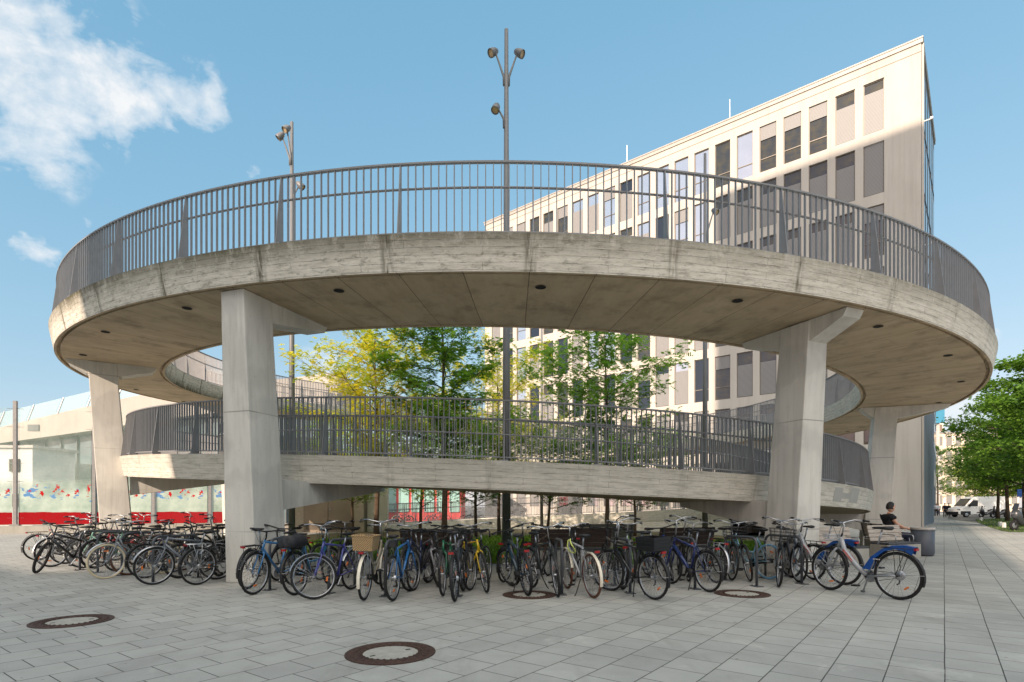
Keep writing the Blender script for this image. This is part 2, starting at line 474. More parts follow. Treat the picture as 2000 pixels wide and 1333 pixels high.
# columns with head beams and lower brackets
def column(phi, rt, rb, lower=True, tlow=None, w0=.69, w1=.52, tup=None):
    cx = .295
    er = Vector((math.sin(phi), -math.cos(phi), 0)); et = Vector((math.cos(phi), math.sin(phi), 0)); c = Vector((cx, CYR, 0))
    tup = phi if tup is None else tup
    zs = ztop(tup)-HF
    mb = MB()
    b = c+er*rb; tp = c+er*rt; Z = Vector((0, 0, 1))
    N = 5
    def ring(p, w, d, z):
        ch = .02
        q = []
        for sr, st_ in ((0, -1), (0, 1), (-1, 1), (-1, -1)):
            q.append(p+er*(sr*d)+et*(st_*w/2)+Z*z)
        return q
    rings = []
    for i in range(N+1):
        k = i/N; rings.append(ring(b.lerp(tp, k), w0+(w1-w0)*k, .82+(.70-.82)*k, zs*k-.002))
    vs = [v for r_ in rings for v in r_]; fs = []
    for i in range(N):
        for k in range(4): fs.append((i*4+k, i*4+(k+1) % 4, (i+1)*4+(k+1) % 4, (i+1)*4+k))
    fs.append((3, 2, 1, 0)); fs.append((N*4, N*4+1, N*4+2, N*4+3))
    mb.add(vs, fs)
    col = mb.build('column', CONC, ramp)
    bv = col.modifiers.new('bevel', 'BEVEL'); bv.width = .018; bv.segments = 2; bv.limit_method = 'ANGLE'
    # head beam
    cx2, ro, ri = rp(tup)
    mb = MB(); w = w1*.5-.03
    def q(r, z, s_): return c+er*r+et*(s_*w)+Z*z
    pro = [(ro-.30, zs), (ro-.38, zs-.14), (rt-.02, zs-.42), (rt-.68, zs-.42), (ri+.45, zs-.15), (ri+.35, zs)]
    if rt > ro-.45: pro = [(rt-.03, zs), (rt-.03, zs-.42), (rt-.68, zs-.42), (ri+.45, zs-.15), (ri+.35, zs)]
    n = len(pro)
    vs = [q(r, z+.003, -1) for r, z in pro]+[q(r, z+.003, 1) for r, z in pro]
    mb.add(vs, [tuple(range(n)), tuple(range(2*n-1, n-1, -1))]+[(i, i+n, (i+1) % n+n, (i+1) % n) for i in range(n)])
    mb.build('head_beam', CONC, ramp)
    if tlow is not None:
        zl = ztop(tlow)-HF; c2, ro2, ri2 = rp(tlow); w = .2
        rin = ri2+.2; rout = rb-.7
        mb = MB()
        pro = [(rout, zl), (rout, max(zl-.62, .1)), (rin, zl-.14), (rin-.03, zl)]
        vs = [q(r, z+.003, -1) for r, z in pro]+[q(r, z+.003, 1) for r, z in pro]; n = 4
        mb.add(vs, [tuple(range(n)), tuple(range(2*n-1, n-1, -1))]+[(i, i+n, (i+1) % n+n, (i+1) % n) for i in range(n)])
        mb.build('lower_bracket', CONC, ramp)
D = math.radians
column(D(-19.7), 15.95, 15.74, tlow=2*PI-D(19.7), w0=.73)
column(D(-57.5), 15.4, 15.06, tlow=2*PI-D(57.5))
column(D(22.6), 15.15, 14.85, tlow=2*PI+D(22.6))
column(D(70), 14.35, 14.05, tlow=2*PI+D(70))
column(D(-101), 14.9, 14.6, tlow=2*PI-D(101))
column(D(112), 13.9, 13.6, tlow=None)

# ------------------------------------------------------------------ ground, beds, manholes
PAV = paving()
def sheet(name, poly, z, mat, kind='structure'):
    mb = MB(); mb.add([(p[0], p[1], z) for p in poly], [tuple(range(len(poly)))])
    return tag(mb.build(name, mat), kind=kind)
sheet('ground', [(-600, -300), (600, -300), (600, 900), (-600, 900)], -.02, plain('distant_asphalt', S((104, 102, 98)), .9, 0, .15, .4))
sheet('pavement', [(-60, -40), (80, -40), (80, 48), (40.5, 48.0), (38.5, 46.5), (47.5, 62), (90, 118), (84, 122), (20, 44), (-60, 44)], 0.0, PAV)
def at_street(a, k):  # a = lateral offset right of the facade line, k = metres along the street from the corner
    return (27.8+.797*a+.604*k, 38.5-.604*a+.797*k)
sheet('road', [at_street(17, -20), at_street(40, -20), at_street(40, 260), at_street(17, 260)], .004, plain('road_asphalt', S((88, 88, 88)), .9, 0, .12, 1.0))
GRASSM = plain('lawn_soil', S((84, 92, 48)), .95, 0, .3, 3.0)
lawn = [gp(1905, 1015.5), gp(1912, 1022), gp(1935, 1031), gp(1958, 1038), gp(1975, 1040), at_street(19, 1), at_street(19, 60), at_street(13.2, 60)]
sheet('lawn', lawn, .012, GRASSM)

def inpoly(x, y, P):
    r = False; j = len(P)-1
    for i in range(len(P)):
        if (P[i][1] > y) != (P[j][1] > y) and x < (P[j][0]-P[i][0])*(y-P[i][1])/(P[j][1]-P[i][1])+P[i][0]: r = not r
        j = i
    return r
def blades(name, poly, n, hmin, hmax, wid, mat, label, z0=0.0, spread=.6, hfun=None):
    xs = [p[0] for p in poly]; ys = [p[1] for p in poly]; mb = MB(); c = 0
    while c < n:
        x = random.uniform(min(xs), max(xs)); y = random.uniform(min(ys), max(ys))
        if not inpoly(x, y, poly): c += .05; continue
        c += 1
        h = random.uniform(hmin, hmax)*(hfun(x, y) if hfun else 1); a = random.uniform(0, 2*PI); w = wid*random.uniform(.6, 1.4)
        dx, dy = math.cos(a)*w, math.sin(a)*w; lx, ly = random.uniform(-1, 1)*h*spread, random.uniform(-1, 1)*h*spread
        mb.add([(x-dx, y-dy, z0), (x+dx, y+dy, z0), (x+dx*.8+lx*.6, y+dy*.8+ly*.6, z0+h*.6), (x+lx, y+ly, z0+h), (x-dx*.8+lx*.6, y-dy*.8+ly*.6, z0+h*.6)], [(0, 1, 2, 4), (4, 2, 3)])
    return tag(mb.build(name, mat), label, 'plants', kind='stuff')
GRASS = leafmat('grass_blades', [(.03, .07, .01), (.06, .13, .015), (.10, .19, .02), (.16, .26, .04)], .3)
BEDG = leafmat('ground_cover_leaves', [(.05, .10, .012), (.10, .19, .02), (.17, .29, .03), (.26, .38, .05)], .35)
blades('lawn_grass', lawn, 9000, .05, .13, .02, GRASS, 'short green grass strip under the street trees', .012)
bed = []
for i in range(48):
    a = 2*PI*i/48; bed.append((-.1+10.6*math.sin(a), 24.6-10.6*math.cos(a)))
sheet('planting_bed', bed, .008, plain('bed_soil', S((92, 84, 58)), .95, 0, .3, 3.0))
bv = [(-9, 18.2), (-5, 15.4), (-1.6, 14.15), (0, 14.0), (2.6, 14.3), (6, 16), (9, 19.5), (6, 22), (-6, 22)]
blades('ground_cover', bv, 26000, .16, .42, .035, BEDG, 'bright green ground cover growing between the dark benches', .01, .7,
       lambda x, y: .55+.9*mnoise.noise(Vector((x*.7, y*.7, 3)))**2+.35*(1 if -1.2 < x < .9 else 0))

IRON = plain('rusty_cast_iron', S((72, 52, 44)), .7, .3, .25, 18, .6)
SLAB = plain('manhole_infill', S((152, 150, 142)), .85, 0, .16, 9, .4)
def manhole(px, py, label):
    x, y = gp(px, py)
    e = empty('manhole_cover', (x, y, 0), 0, label, 'manhole cover', 'round manhole covers in the paving')
    mb = MB(); mb.lathe([(.262, .0), (.262, .009), (.30, .012), (.305, .006), (.33, .006), (.335, .012), (.375, .012), (.38, .006), (.40, .006), (.405, .010), (.43, .010), (.43, 0)], 64, IRON)
    for i in range(28):
        a = 2*PI*i/28; mb.box((.282*math.cos(a), .282*math.sin(a), .012), (.03, .02, .008), IRON, a)
        mb.box((.356*math.cos(a+.1), .356*math.sin(a+.1), .013), (.03, .03, .006), IRON, a)
    mb.build('iron_ring', IRON, e)
    mb = MB(); mb.lathe([(.0, .004), (.262, .004)], 48, SLAB)
    for a in (.7, .7+PI): mb.box((.19*math.cos(a), .19*math.sin(a), .0055), (.05, .022, .003), DARK, a)
    mb.build('lid', SLAB, e)
manhole(763, 1276, 'round manhole cover with rusty ring, nearest, at the front middle of the paving')
manhole(141, 1214, 'round manhole cover with rusty ring on the shaded paving at far left')
manhole(1034, 1162.5, 'round manhole cover half under the wheels of the middle bicycles')
manhole(1449, 1160.5, 'round manhole cover beside the bicycle stand right of the middle')

# ------------------------------------------------------------------ bicycle parts
WB = 1.06; R0 = .345
MCACHE = {}
def cached(key, fn):
    if key not in MCACHE: MCACHE[key] = fn()
    return MCACHE[key]
def circ(r, n, c=(0, 0, 0), y=0.0):
    return [(c[0]+r*math.cos(2*PI*i/n), c[1]+y, c[2]+r*math.sin(2*PI*i/n)) for i in range(n)]
def paint(col, rough=.3):
    k = 'paint_%d_%d_%d' % tuple(int(c*1000) for c in col)
    return M(k, col, rough, .0, .06, 5.0, 0.0, .5)
def wheel_mesh(rim, hubmat):
    def f():
        mb = MB()
        mb.tube(circ(.306, 30), .0115, 5, rim, closed=True)
        mb.tube([(0, -.045, 0), (0, .045, 0)], .018, 8, hubmat)
        for i in range(26):
            a = 2*PI*i/26; s = -1 if i % 2 else 1; a2 = a+s*.55*(1 if (i//2) % 2 else -1)
            mb.tube([(.017*math.cos(a2), s*.03, .017*math.sin(a2)), (.3*math.cos(a), 0, .3*math.sin(a))], .0019, 3, CHROME, False)
        return mesh_from(mb, 'wheel', rim, True)
    return cached(('wheel', rim.name, hubmat.name), f)
def tyre_mesh(m, fat):
    def f():
        mb = MB(); mb.tube(circ(R0-.021*fat, 32), .021*fat, 8, m, closed=True)
        return mesh_from(mb, 'tyre', m, True)
    return cached(('tyre', m.name, fat), f)
def refl_mesh():
    def f():
        mb = MB()
        for a in (.6,): mb.box((.2*math.cos(a), 0, .2*math.sin(a)), (.07, .016, .024), ORL, ax=Matrix.Rotation(-a+PI/2, 3, 'Y'))
        return mesh_from(mb, 'reflector', ORL)
    return cached('refl', f)
HEADB = Vector((.905, 0, .70)); HEADT = Vector((.845, 0, .865)); BB = Vector((.44, 0, .285)); RA = Vector((0, 0, R0)); FA = Vector((WB, 0, R0)); ST = Vector((.275, 0, .80))
def frame_mesh(style, m):
    def f():
        mb = MB(); r = .0175
        t = lambda pts, rr=None, n=8: mb.tube(pts, rr or r, n, m)
        if style == 'road': r = .0135
        t([HEADB, HEADT], .019); 
        if style in ('diamond', 'road', 'mtb'):
            fat = 1.45 if style == 'mtb' else 1.0
            t([BB, ST], r); 
            tt = Vector((.29, 0, .76)) if style != 'mtb' else Vector((.315, 0, .66))
            t([tt, HEADT-Vector((-.008, 0, .03))], r*fat); t([BB, HEADB+Vector((-.01, 0, .03))], r*1.15*fat)
        elif style == 'step':
            t([BB, ST], r); t([BB, Vector((.56, 0, .33)), Vector((.74, 0, .50)), HEADB+Vector((-.008, 0, .02))], r*1.4)
            t([Vector((.375, 0, .50)), Vector((.6, 0, .50)), Vector((.78, 0, .64)), HEADT-Vector((-.01, 0, .05))], r)
        elif style == 'mixte':
            t([BB, ST], r); t([BB, HEADB+Vector((-.01, 0, .03))], r*1.15)
            t([Vector((.34, 0, .60)), HEADT-Vector((-.01, 0, .03))], r)
        elif style == 'ebike':
            t([BB, ST], r*1.1); t([BB, HEADB+Vector((-.01, 0, .03))], .033, 10); t([Vector((.3, 0, .72)), HEADT-Vector((-.008, 0, .02))], r*1.2)
            mb.tube([(.44, -.06, .275), (.44, .06, .275)], .085, 12, BLACK)
        elif style == 'share':
            t([BB+Vector((0, 0, .05)), Vector((.36, 0, .48)), Vector((.335, 0, .62))], .02)
            t([BB+Vector((.02, 0, .02)), Vector((.62, 0, .44)), Vector((.80, 0, .66)), HEADT-Vector((0, 0, .04))], .036, 10)
        for s in (-1, 1):
            t([BB+Vector((0, s*.03, 0)), RA+Vector((.1, s*.055, 0)), RA+Vector((0, s*.058, 0))], .0105 if style != 'share' else .018, 6)
            top = ST if style not in ('share',) else Vector((.34, 0, .58))
            if style != 'share': t([top+Vector((-.005, s*.012, -.06)), RA+Vector((0, s*.055, 0))], .0085, 6)
        return mesh_from(mb, 'frame', m, True)
    return cached(('frame', style, m.name), f)
def fork_mesh(m, sus):
    def f():
        mb = MB()
        for s in (-1, 1):
            mb.tube([HEADB+Vector((0, s*.012, -.01)), HEADB+Vector((.012, s*.05, -.045)), Vector((.985, s*.055, .5)), FA+Vector((0, s*.055, 0))], .0175 if sus else .0115, 7, m)
        mb.tube([HEADB+Vector((.01, -.055, -.04)), HEADB+Vector((.01, .055, -.04))], .014, 6, m)
        mb.tube([HEADT, HEADT+Vector((-.022, 0, .05))], .014, 6, BLACK)
        return mesh_from(mb, 'fork', m, True)
    return cached(('fork', m.name, sus), f)
def bar_mesh(kind, m):
    def f():
        mb = MB(); st = HEADT+Vector((-.02, 0, .05)); up = Vector((-.04, 0, .16)) if kind in ('city', 'high') else Vector((-.01, 0, .09))
        if kind == 'high': up = Vector((-.06, 0, .24))
        c = st+up+Vector((.05 if kind in ('flat', 'road') else .03, 0, 0))
        mb.tube([st, st+up*.8, c], .0135, 6, m)
        for s in (-1, 1):
            if kind in ('city', 'high'):
                pts = [c, c+Vector((.03, s*.10, .02)), c+Vector((0, s*.22, .05)), c+Vector((-.09, s*.285, .045)), c+Vector((-.2, s*.30, .03))]
                mb.tube(pts, .0115, 6, m); mb.tube([pts[-2]+(pts[-1]-pts[-2])*.1, pts[-1]], .017, 7, BLACK)
                mb.tube([pts[2]+Vector((.03, 0, 0)), pts[3]+Vector((.04, 0, -.03)), pts[4]+Vector((.06, s*.01, -.03))], .005, 4, BLACK)
            elif kind == 'flat':
                pts = [c, c+Vector((.0, s*.12, .015)), c+Vector((-.03, s*.20, .03)), c+Vector((-.07, s*.33, .03))]
                mb.tube(pts, .012, 6, m); mb.tube([pts[2]+(pts[3]-pts[2])*.2, pts[-1]], .017, 7, BLACK)
                mb.tube([pts[2], pts[2]+Vector((.06, s*.02, -.02)), pts[3]+Vector((.05, -s*.05, -.03))], .005, 4, BLACK)
            else:
                pts = [c, c+Vector((0, s*.2, 0)), c+Vector((.06, s*.21, 0)), c+Vector((.10, s*.21, -.04)), c+Vector((.08, s*.21, -.11)), c+Vector((.0, s*.21, -.13))]
                mb.tube(pts, .0125, 6, BLACK)
        # cables
        for s in (-1, 1):
            mb.tube([c+Vector((.0, s*.18, .0)), c+Vector((.10, s*.10, -.02)), c+Vector((.10, s*.03, -.16)), HEADT+Vector((.04, s*.02, -.02))], .003, 3, BLACK)
        return mesh_from(mb, 'handlebar', m, True)
    return cached(('bar', kind, m.name), f)
def saddle_mesh(m, high):
    def f():
        mb = MB(); top = ST+Vector((-.045-.02*high, 0, .13+.06*high))
        mb.tube([ST-Vector((0, 0, .02)), top], .0135, 6, ALU)
        prof = [(-.15, .02, .035), (-.13, .075, .05), (-.06, .085, .045), (.02, .045, .035), (.10, .024, .03), (.14, .015, .02)]
        vs = []; fs = []; n = 8
        for x, w, h in prof:
            for k in range(n):
                a = 2*PI*k/n; vs.append(top+Vector((x, w*math.cos(a), .03+h*.6*math.sin(a)-(0 if math.sin(a) > 0 else 0))))
        for i in range(len(prof)-1):
            for k in range(n): fs.append((i*n+k, i*n+(k+1) % n, (i+1)*n+(k+1) % n, (i+1)*n+k))
        fs.append(tuple(range(n-1, -1, -1))); fs.append(tuple(range((len(prof)-1)*n, len(prof)*n)))
        mb.add(vs, fs, m)
        return mesh_from(mb, 'saddle', m, True)
    return cached(('saddle', m.name, high), f)
def guard_mesh(cx, a0, a1, m, w=.024):
    def f():
        mb = MB(); n = 14; r = R0+.022; vs = []
        for i in range(n+1):
            a = a0+(a1-a0)*i/n
            for y, dr in ((-w, -.010), (-w*.6, .0), (w*.6, .0), (w, -.010)): vs.append((cx+(r+dr)*math.cos(a), y, R0+(r+dr)*math.sin(a)))
        fs = [(i*4+k, (i+1)*4+k, (i+1)*4+k+1, i*4+k+1) for i in range(n) for k in range(3)]
        mb.add(vs, fs, m)
        for s in (-1, 1):
            a = a0+(a1-a0)*.85 if cx < .5 else a0+(a1-a0)*.12
            mb.tube([(cx, s*.05, R0), (cx+r*math.cos(a), s*.026, R0+r*math.sin(a))], .003, 3, CHROME)
        return mesh_from(mb, 'mudguard', m, True)
    return cached(('guard', cx, a0, m.name), f)
def rack_mesh(m):
    def f():
        mb = MB(); z = .745
        for y in (-.06, -.02, .02, .06): mb.tube([(.19, y, z), (-.24, y, z)], .005, 5, m)
        for x in (-.24, -.1, .08, .19): mb.tube([(x, -.06, z), (x, .06, z)], .005, 5, m)
        for s in (-1, 1):
            mb.tube([(-.15, s*.065, z), (0, s*.062, R0+.01)], .005, 5, m); mb.tube([(.02, s*.065, z), (0, s*.062, R0+.01)], .005, 5, m)
        return mesh_from(mb, 'luggage_rack', m, True)
    return cached(('rack', m.name), f)
def crank_mesh(guard):
    def f():
        mb = MB()
        Rx = Matrix.Rotation(PI/2, 3, 'X')
        mb.lathe([(.0, 0), (.088, 0), (.09, .003), (.088, .006), (.0, .006)], 24, BLACK if guard else ALU, (BB.x, -.045, BB.z), Rx)
        mb.tube([(BB.x, -.07, BB.z), (BB.x, .07, BB.z)], .016, 6, BLACK)
        ca, sa = math.cos(.9), math.sin(.9)
        for s in (-1, 1):
            e = Vector((BB.x+s*.17*ca, s*.075, BB.z+s*.17*sa*-1)); mb.tube([(BB.x, s*.065, BB.z), e], .010, 5, ALU if not guard else BLACK)
            mb.box(e+Vector((0, s*.055, 0)), (.09, .085, .022), BLACK)
        if guard:
            mb.box(((BB.x)/2, -.05, (BB.z+R0)/2+.01), (BB.x+.12, .022, .085), BLACK, ax=Matrix.Rotation(math.atan2(R0-BB.z, BB.x), 3, 'Y'))
        else:
            for dz in (.085, -.085): mb.tube([(BB.x, -.048, BB.z+dz), (0, -.048, R0+dz*.4)], .004, 4, BLACK)
            mb.tube([(0, -.05, R0-.02), (.02, -.055, R0-.12), (.05, -.05, R0-.14)], .012, 5, BLACK)
            mb.lathe([(.0, 0), (.045, 0), (.03, .03), (.0, .03)], 14, ALU, (0, -.035, R0), Rx)
        return mesh_from(mb, 'crankset', BLACK, False)
    return cached(('crank', guard), f)
WICKER = None
def wickermat():
    m, t, b = newmat('woven_wicker')
    co = t.coord(); p = t.sep(co)
    w = t.math('MULTIPLY', t.math('SINE', t.math('MULTIPLY', t.math('ADD', p[0], p[1]), 180)), t.math('SINE', t.math('MULTIPLY', p[2], 200)))
    c = t.mix(t.math('ADD', t.math('MULTIPLY', w, .5), .5), S((128, 96, 60)), S((206, 176, 130)))
    t.put(b.inputs['Base Color'], c); b.inputs['Roughness'].default_value = .7
    t.put(b.inputs['Normal'], t.bump(w, .8, .01)); return m
WICKER = wickermat()
BAGM = plain('black_nylon', (.015, .016, .02), .55, 0, .3, 20, .5)
def box_shell(mb, cx, cy, z0, lx, ly, h, m, flare=1.12, th=.012):
    for inner in (0, 1):
        pass
    b = [(cx+i*lx/2, cy+j*ly/2, z0) for i, j in ((-1, -1), (1, -1), (1, 1), (-1, 1))]
    tq = [(cx+i*lx/2*flare, cy+j*ly/2*flare, z0+h) for i, j in ((-1, -1), (1, -1), (1, 1), (-1, 1))]
    bi = [(cx+i*(lx/2-th), cy+j*(ly/2-th), z0+th) for i, j in ((-1, -1), (1, -1), (1, 1), (-1, 1))]
    ti = [(cx+i*(lx/2*flare-th), cy+j*(ly/2*flare-th), z0+h) for i, j in ((-1, -1), (1, -1), (1, 1), (-1, 1))]
    vs = b+tq+bi+ti; fs = [(3, 2, 1, 0), (8, 9, 10, 11)]
    for k in range(4):
        k2 = (k+1) % 4
        fs += [(k, k2, 4+k2, 4+k), (8+k2, 8+k, 12+k, 12+k2), (4+k, 4+k2, 12+k2, 12+k)]
    mb.add(vs, fs, m)
def extra_mesh(kind):
    def f():
        mb = MB(); m = BLACK
        if kind == 'wicker_basket':
            m = WICKER; box_shell(mb, -.02, 0, .76, .36, .28, .22, m)
            for k, zz in ((1.13, .98),):
                mb.tube([(-.02+i*.18*k, j*.14*k, zz) for i, j in ((-1, -1), (1, -1), (1, 1), (-1, 1))], .012, 6, m, closed=True)
        elif kind == 'crate':
            box_shell(mb, -.03, 0, .76, .40, .30, .20, BLACK, 1.05)
            for z in (.82, .88, .93): mb.tube([(-.03+i*.212, j*.16, z) for i, j in ((-1, -1), (1, -1), (1, 1), (-1, 1))], .005, 4, BLACK, closed=True)
        elif kind == 'top_bag':
            m = BAGM
            vs = []; fs = []; n = 10; prof = [(-.24, .05), (-.22, .13), (-.1, .16), (.08, .16), (.19, .13), (.21, .05)]
            for x, w in prof:
                for k in range(n):
                    a = 2*PI*k/n; ca, sa = math.cos(a), math.sin(a)
                    vs.append((x, w*math.copysign(abs(ca)**.5, ca), .86+.10*math.copysign(abs(sa)**.6, sa)))
            for i in range(len(prof)-1):
                for k in range(n): fs.append((i*n+k, i*n+(k+1) % n, (i+1)*n+(k+1) % n, (i+1)*n+k))
            fs += [tuple(range(n-1, -1, -1)), tuple(range((len(prof)-1)*n, len(prof)*n))]
            mb.add(vs, fs, m)
        elif kind == 'wire_basket':
            m = ALU
            for k in range(5):
                fl = 1+.05*k; z = .80+.055*k
                mb.tube([(1.03+i*.14*fl, j*.17*fl, z) for i, j in ((-1, -1), (1, -1), (1, 1), (-1, 1))], .004, 4, BLACK, closed=True)
            for q in range(18):
                a = q/18*4; sd = int(a); ff = a-sd; cs = ((-1, -1), (1, -1), (1, 1), (-1, 1)); p0 = cs[sd]; p1 = cs[(sd+1) % 4]
                i = p0[0]+(p1[0]-p0[0])*ff; j = p0[1]+(p1[1]-p0[1])*ff
                mb.tube([(1.03+i*.14, j*.17, .80), (1.03+i*.168, j*.204, 1.02)], .003, 3, BLACK)
            for q in range(5): mb.tube([(.89, -.14+.07*q, .80), (1.17, -.14+.07*q, .80)], .003, 3, BLACK)
        elif kind == 'kickstand':
            mb.tube([(.36, .04, .26), (.30, .16, .04), (.27, .2, .008)], .009, 5, BLACK)
        elif kind == 'double_kickstand':
            for s in (-1, 1): mb.tube([(.40, s*.03, .25), (.34, s*.12, .01)], .009, 5, BLACK)
        elif kind == 'front_light':
            Ry = Matrix.Rotation(PI/2, 3, 'Y')
            mb.lathe([(.0, -.05), (.02, -.045), (.034, .0), (.036, .02), (.0, .022)], 12, BLACK, (.98, 0, .80), Ry)
            mb.lathe([(.0, .024), (.03, .023)], 12, CHROME, (.98, 0, .80), Ry)
        elif kind == 'rear_light':
            mb.box((-.255, 0, .735), (.03, .075, .032), REDL)
        elif kind == 'lock':
            a = M('lime_lock_cable', S((196, 206, 110)), .5)
            mb.tube([Vector((.70, .03, .80))+Vector((.12*math.cos(i*PI/6), .03*math.sin(i), .05-.13*abs(math.sin(i*PI/12))-.1*math.sin(i*PI/6))) for i in range(12)], .012, 6, a, closed=True)
        elif kind == 'saddle_bag':
            mb.box((.13, 0, .85), (.14, .10, .10), BAGM)
        return mesh_from(mb, kind, m, kind in ('top_bag',))
    return cached(('extra', kind), f)

def bicycle(px, py, near, a, label, style='diamond', col=(.05, .05, .05), steer=0, lean=0, bar='flat', tyre=None, fat=1.0, rim=None,
            guards='black', rack='black', extras=(), saddle=None, high=0, forkcol=None, barcol=None, z=None, scale=1.0):
    X, Y = gp(px, py); ra = math.radians(a); d = Vector((math.sin(ra), math.cos(ra)))
    L = WB*scale
    if near == 'r': fw = d; rear = Vector((X, Y))
    else: fw = -d; rear = Vector((X, Y))+d*L
    e = empty('bicycle', (rear.x, rear.y, 0), math.atan2(fw.y, fw.x), label, 'bicycle', 'bicycles parked at the hoop stands')
    e.rotation_euler = (math.radians(lean), 0, math.atan2(fw.y, fw.x)); e.scale = (scale,)*3
    pm = paint(col); fm = paint(forkcol) if forkcol else pm
    rim = rim or ALU; ty = tyre or RUBBER
    link('frame', frame_mesh(style, pm), e)
    # steering group
    axis = (HEADT-HEADB).normalized()
    SM = Matrix.Translation(HEADB) @ Matrix.Rotation(math.radians(-steer), 4, axis) @ Matrix.Translation(-HEADB)
    w = link('rear_wheel', wheel_mesh(rim, BLACK if style in ('ebike', 'share') else ALU), e); w.location = RA
    link('tyre', tyre_mesh(ty, fat), w); link('reflector', refl_mesh(), w)
    w.rotation_euler = (0, random.uniform(0, 6), 0)
    w = link('front_wheel', wheel_mesh(rim, ALU), e)
    w.matrix_basis = SM @ Matrix.Translation(FA) @ Matrix.Rotation(random.uniform(0, 6), 4, 'Y')
    link('tyre', tyre_mesh(ty, fat), w); link('reflector', refl_mesh(), w)
    def sub(name, me, st=False):
        o = link(name, me, e)
        if st: o.matrix_basis = SM
        return o
    sub('fork', fork_mesh(fm if style != 'mtb' else (fm if forkcol else BLACK), style in ('mtb', 'ebike', 'share')), True)
    sub('handlebar', bar_mesh(bar, barcol or (BLACK if bar in ('flat', 'road') else ALU)), True)
    sub('saddle', saddle_mesh(saddle or BLACK, high))
    sub('crankset', crank_mesh(style in ('step',)))
    if guards:
        gm = {'black': BLACK, 'silver': ALU, 'cream': M('cream_plastic', S((222, 214, 196)), .4), 'own': pm}[guards]
        sub('mudguard', guard_mesh(0.0, .5, PI+.35, gm)); sub('mudguard', guard_mesh(WB, -.1 if False else .35, PI-.15, gm), True)
        sub('rear_light', extra_mesh('rear_light'))
    if rack: sub('luggage_rack', rack_mesh({'black': BLACK, 'silver': ALU}[rack]))
    for x in extras:
        sub(x, extra_mesh(x), x in ('wire_basket', 'front_light'))
    return e

BLK = (.008, .008, .009)
def c255(*c):
    v = S(c); return tuple(x*.72 for x in v)
CREAMT = M('cream_tyre', S((206, 192, 160)), .7); BROWNT = M('brown_tyre', S((96, 58, 42)), .7); BLUET = M('pale_blue_tyre', S((110, 160, 190)), .6)
bk = bicycle
# --- left of the front left column
bk(79, 1121, 'f', 24, 'black mountain bike with its front wheel turned end-on, leftmost in the front row', 'mtb', BLK, -46, -6, 'flat', fat=1.4, guards=None, rack=None)
bk(207, 1131, 'f', 34, 'silver town bicycle with cream tyres in the left cluster', 'step', c255(140, 146, 152), 0, -3, 'city', CREAMT, guards='silver', rack='silver', extras=('front_light',))
bk(301, 1143, 'f', 44, 'silver framed bicycle with straight top tube, front of the left cluster', 'diamond', c255(120, 128, 138), -6, -4, 'flat', guards='silver', rack=None, extras=('kickstand',))
bk(386, 1143, 'r', 30, 'black bicycle with silver luggage rack, nearest left of the column', 'diamond', BLK, 10, 4, 'city', guards='black', rack='silver', extras=('rear_light',))
bk(428, 1127, 'f', -18, 'black mountain bike partly hidden behind the front left column', 'mtb', BLK, 15, 4, 'flat', fat=1.4, guards=None, rack=None)
bk(75, 1095, 'r', 33, 'dark bicycle with black rear mudguard at the far left end of the cluster', 'step', c255(52, 46, 56), 5, 2, 'city', rack='black')
bk(101, 1108, 'r', 30, 'grey bicycle with thin silver wheels behind the leftmost black mountain bike', 'mixte', c255(96, 96, 104), -8, -2, 'city', guards='silver', rack='silver')
bk(163, 1110, 'f', 40, 'mint green bicycle deep in the left cluster', 'diamond', c255(120, 168, 150), 12, 3, 'flat', guards=None, rack='black')
bk(200, 1106, 'f', 28, 'red town bicycle in the middle of the left cluster', 'step', c255(150, 24, 34), -14, 3, 'city', rack='black')
bk(252, 1124, 'r', 35, 'brown bicycle with rust red rims beside the cream tyred one', 'diamond', c255(84, 54, 44), 5, -4, 'city', tyre=BROWNT, rack='black')
bk(335, 1119, 'r', 38, 'black bicycle behind the silver framed one in the left cluster', 'diamond', BLK, 15, 3, 'high', rack='black')
bk(118, 1084, 'r', 30, 'white bicycle at the back left of the cluster', 'step', c255(196, 192, 180), 6, 2, 'high', guards='cream', rack='silver')
bk(160, 1082, 'f', 30, 'dark green bicycle at the back of the left cluster', 'mixte', c255(40, 66, 54), -18, -3, 'city')
bk(206, 1086, 'r', 34, 'purple bicycle at the back of the left cluster', 'step', c255(96, 60, 104), 20, 3, 'city')
bk(258, 1091, 'f', 38, 'black bicycle with tall bars at the back of the left cluster', 'diamond', BLK, -10, -2, 'high', rack='silver')
bk(310, 1097, 'r', 28, 'silver bicycle with tall bars nearest the paved gap by the glass wall', 'mixte', c255(150, 152, 150), 25, 3, 'high', guards='silver', rack='silver')
bk(362, 1108, 'f', 30, 'grey bicycle furthest back beside the column', 'diamond', c255(90, 92, 96), -20, -3, 'flat')
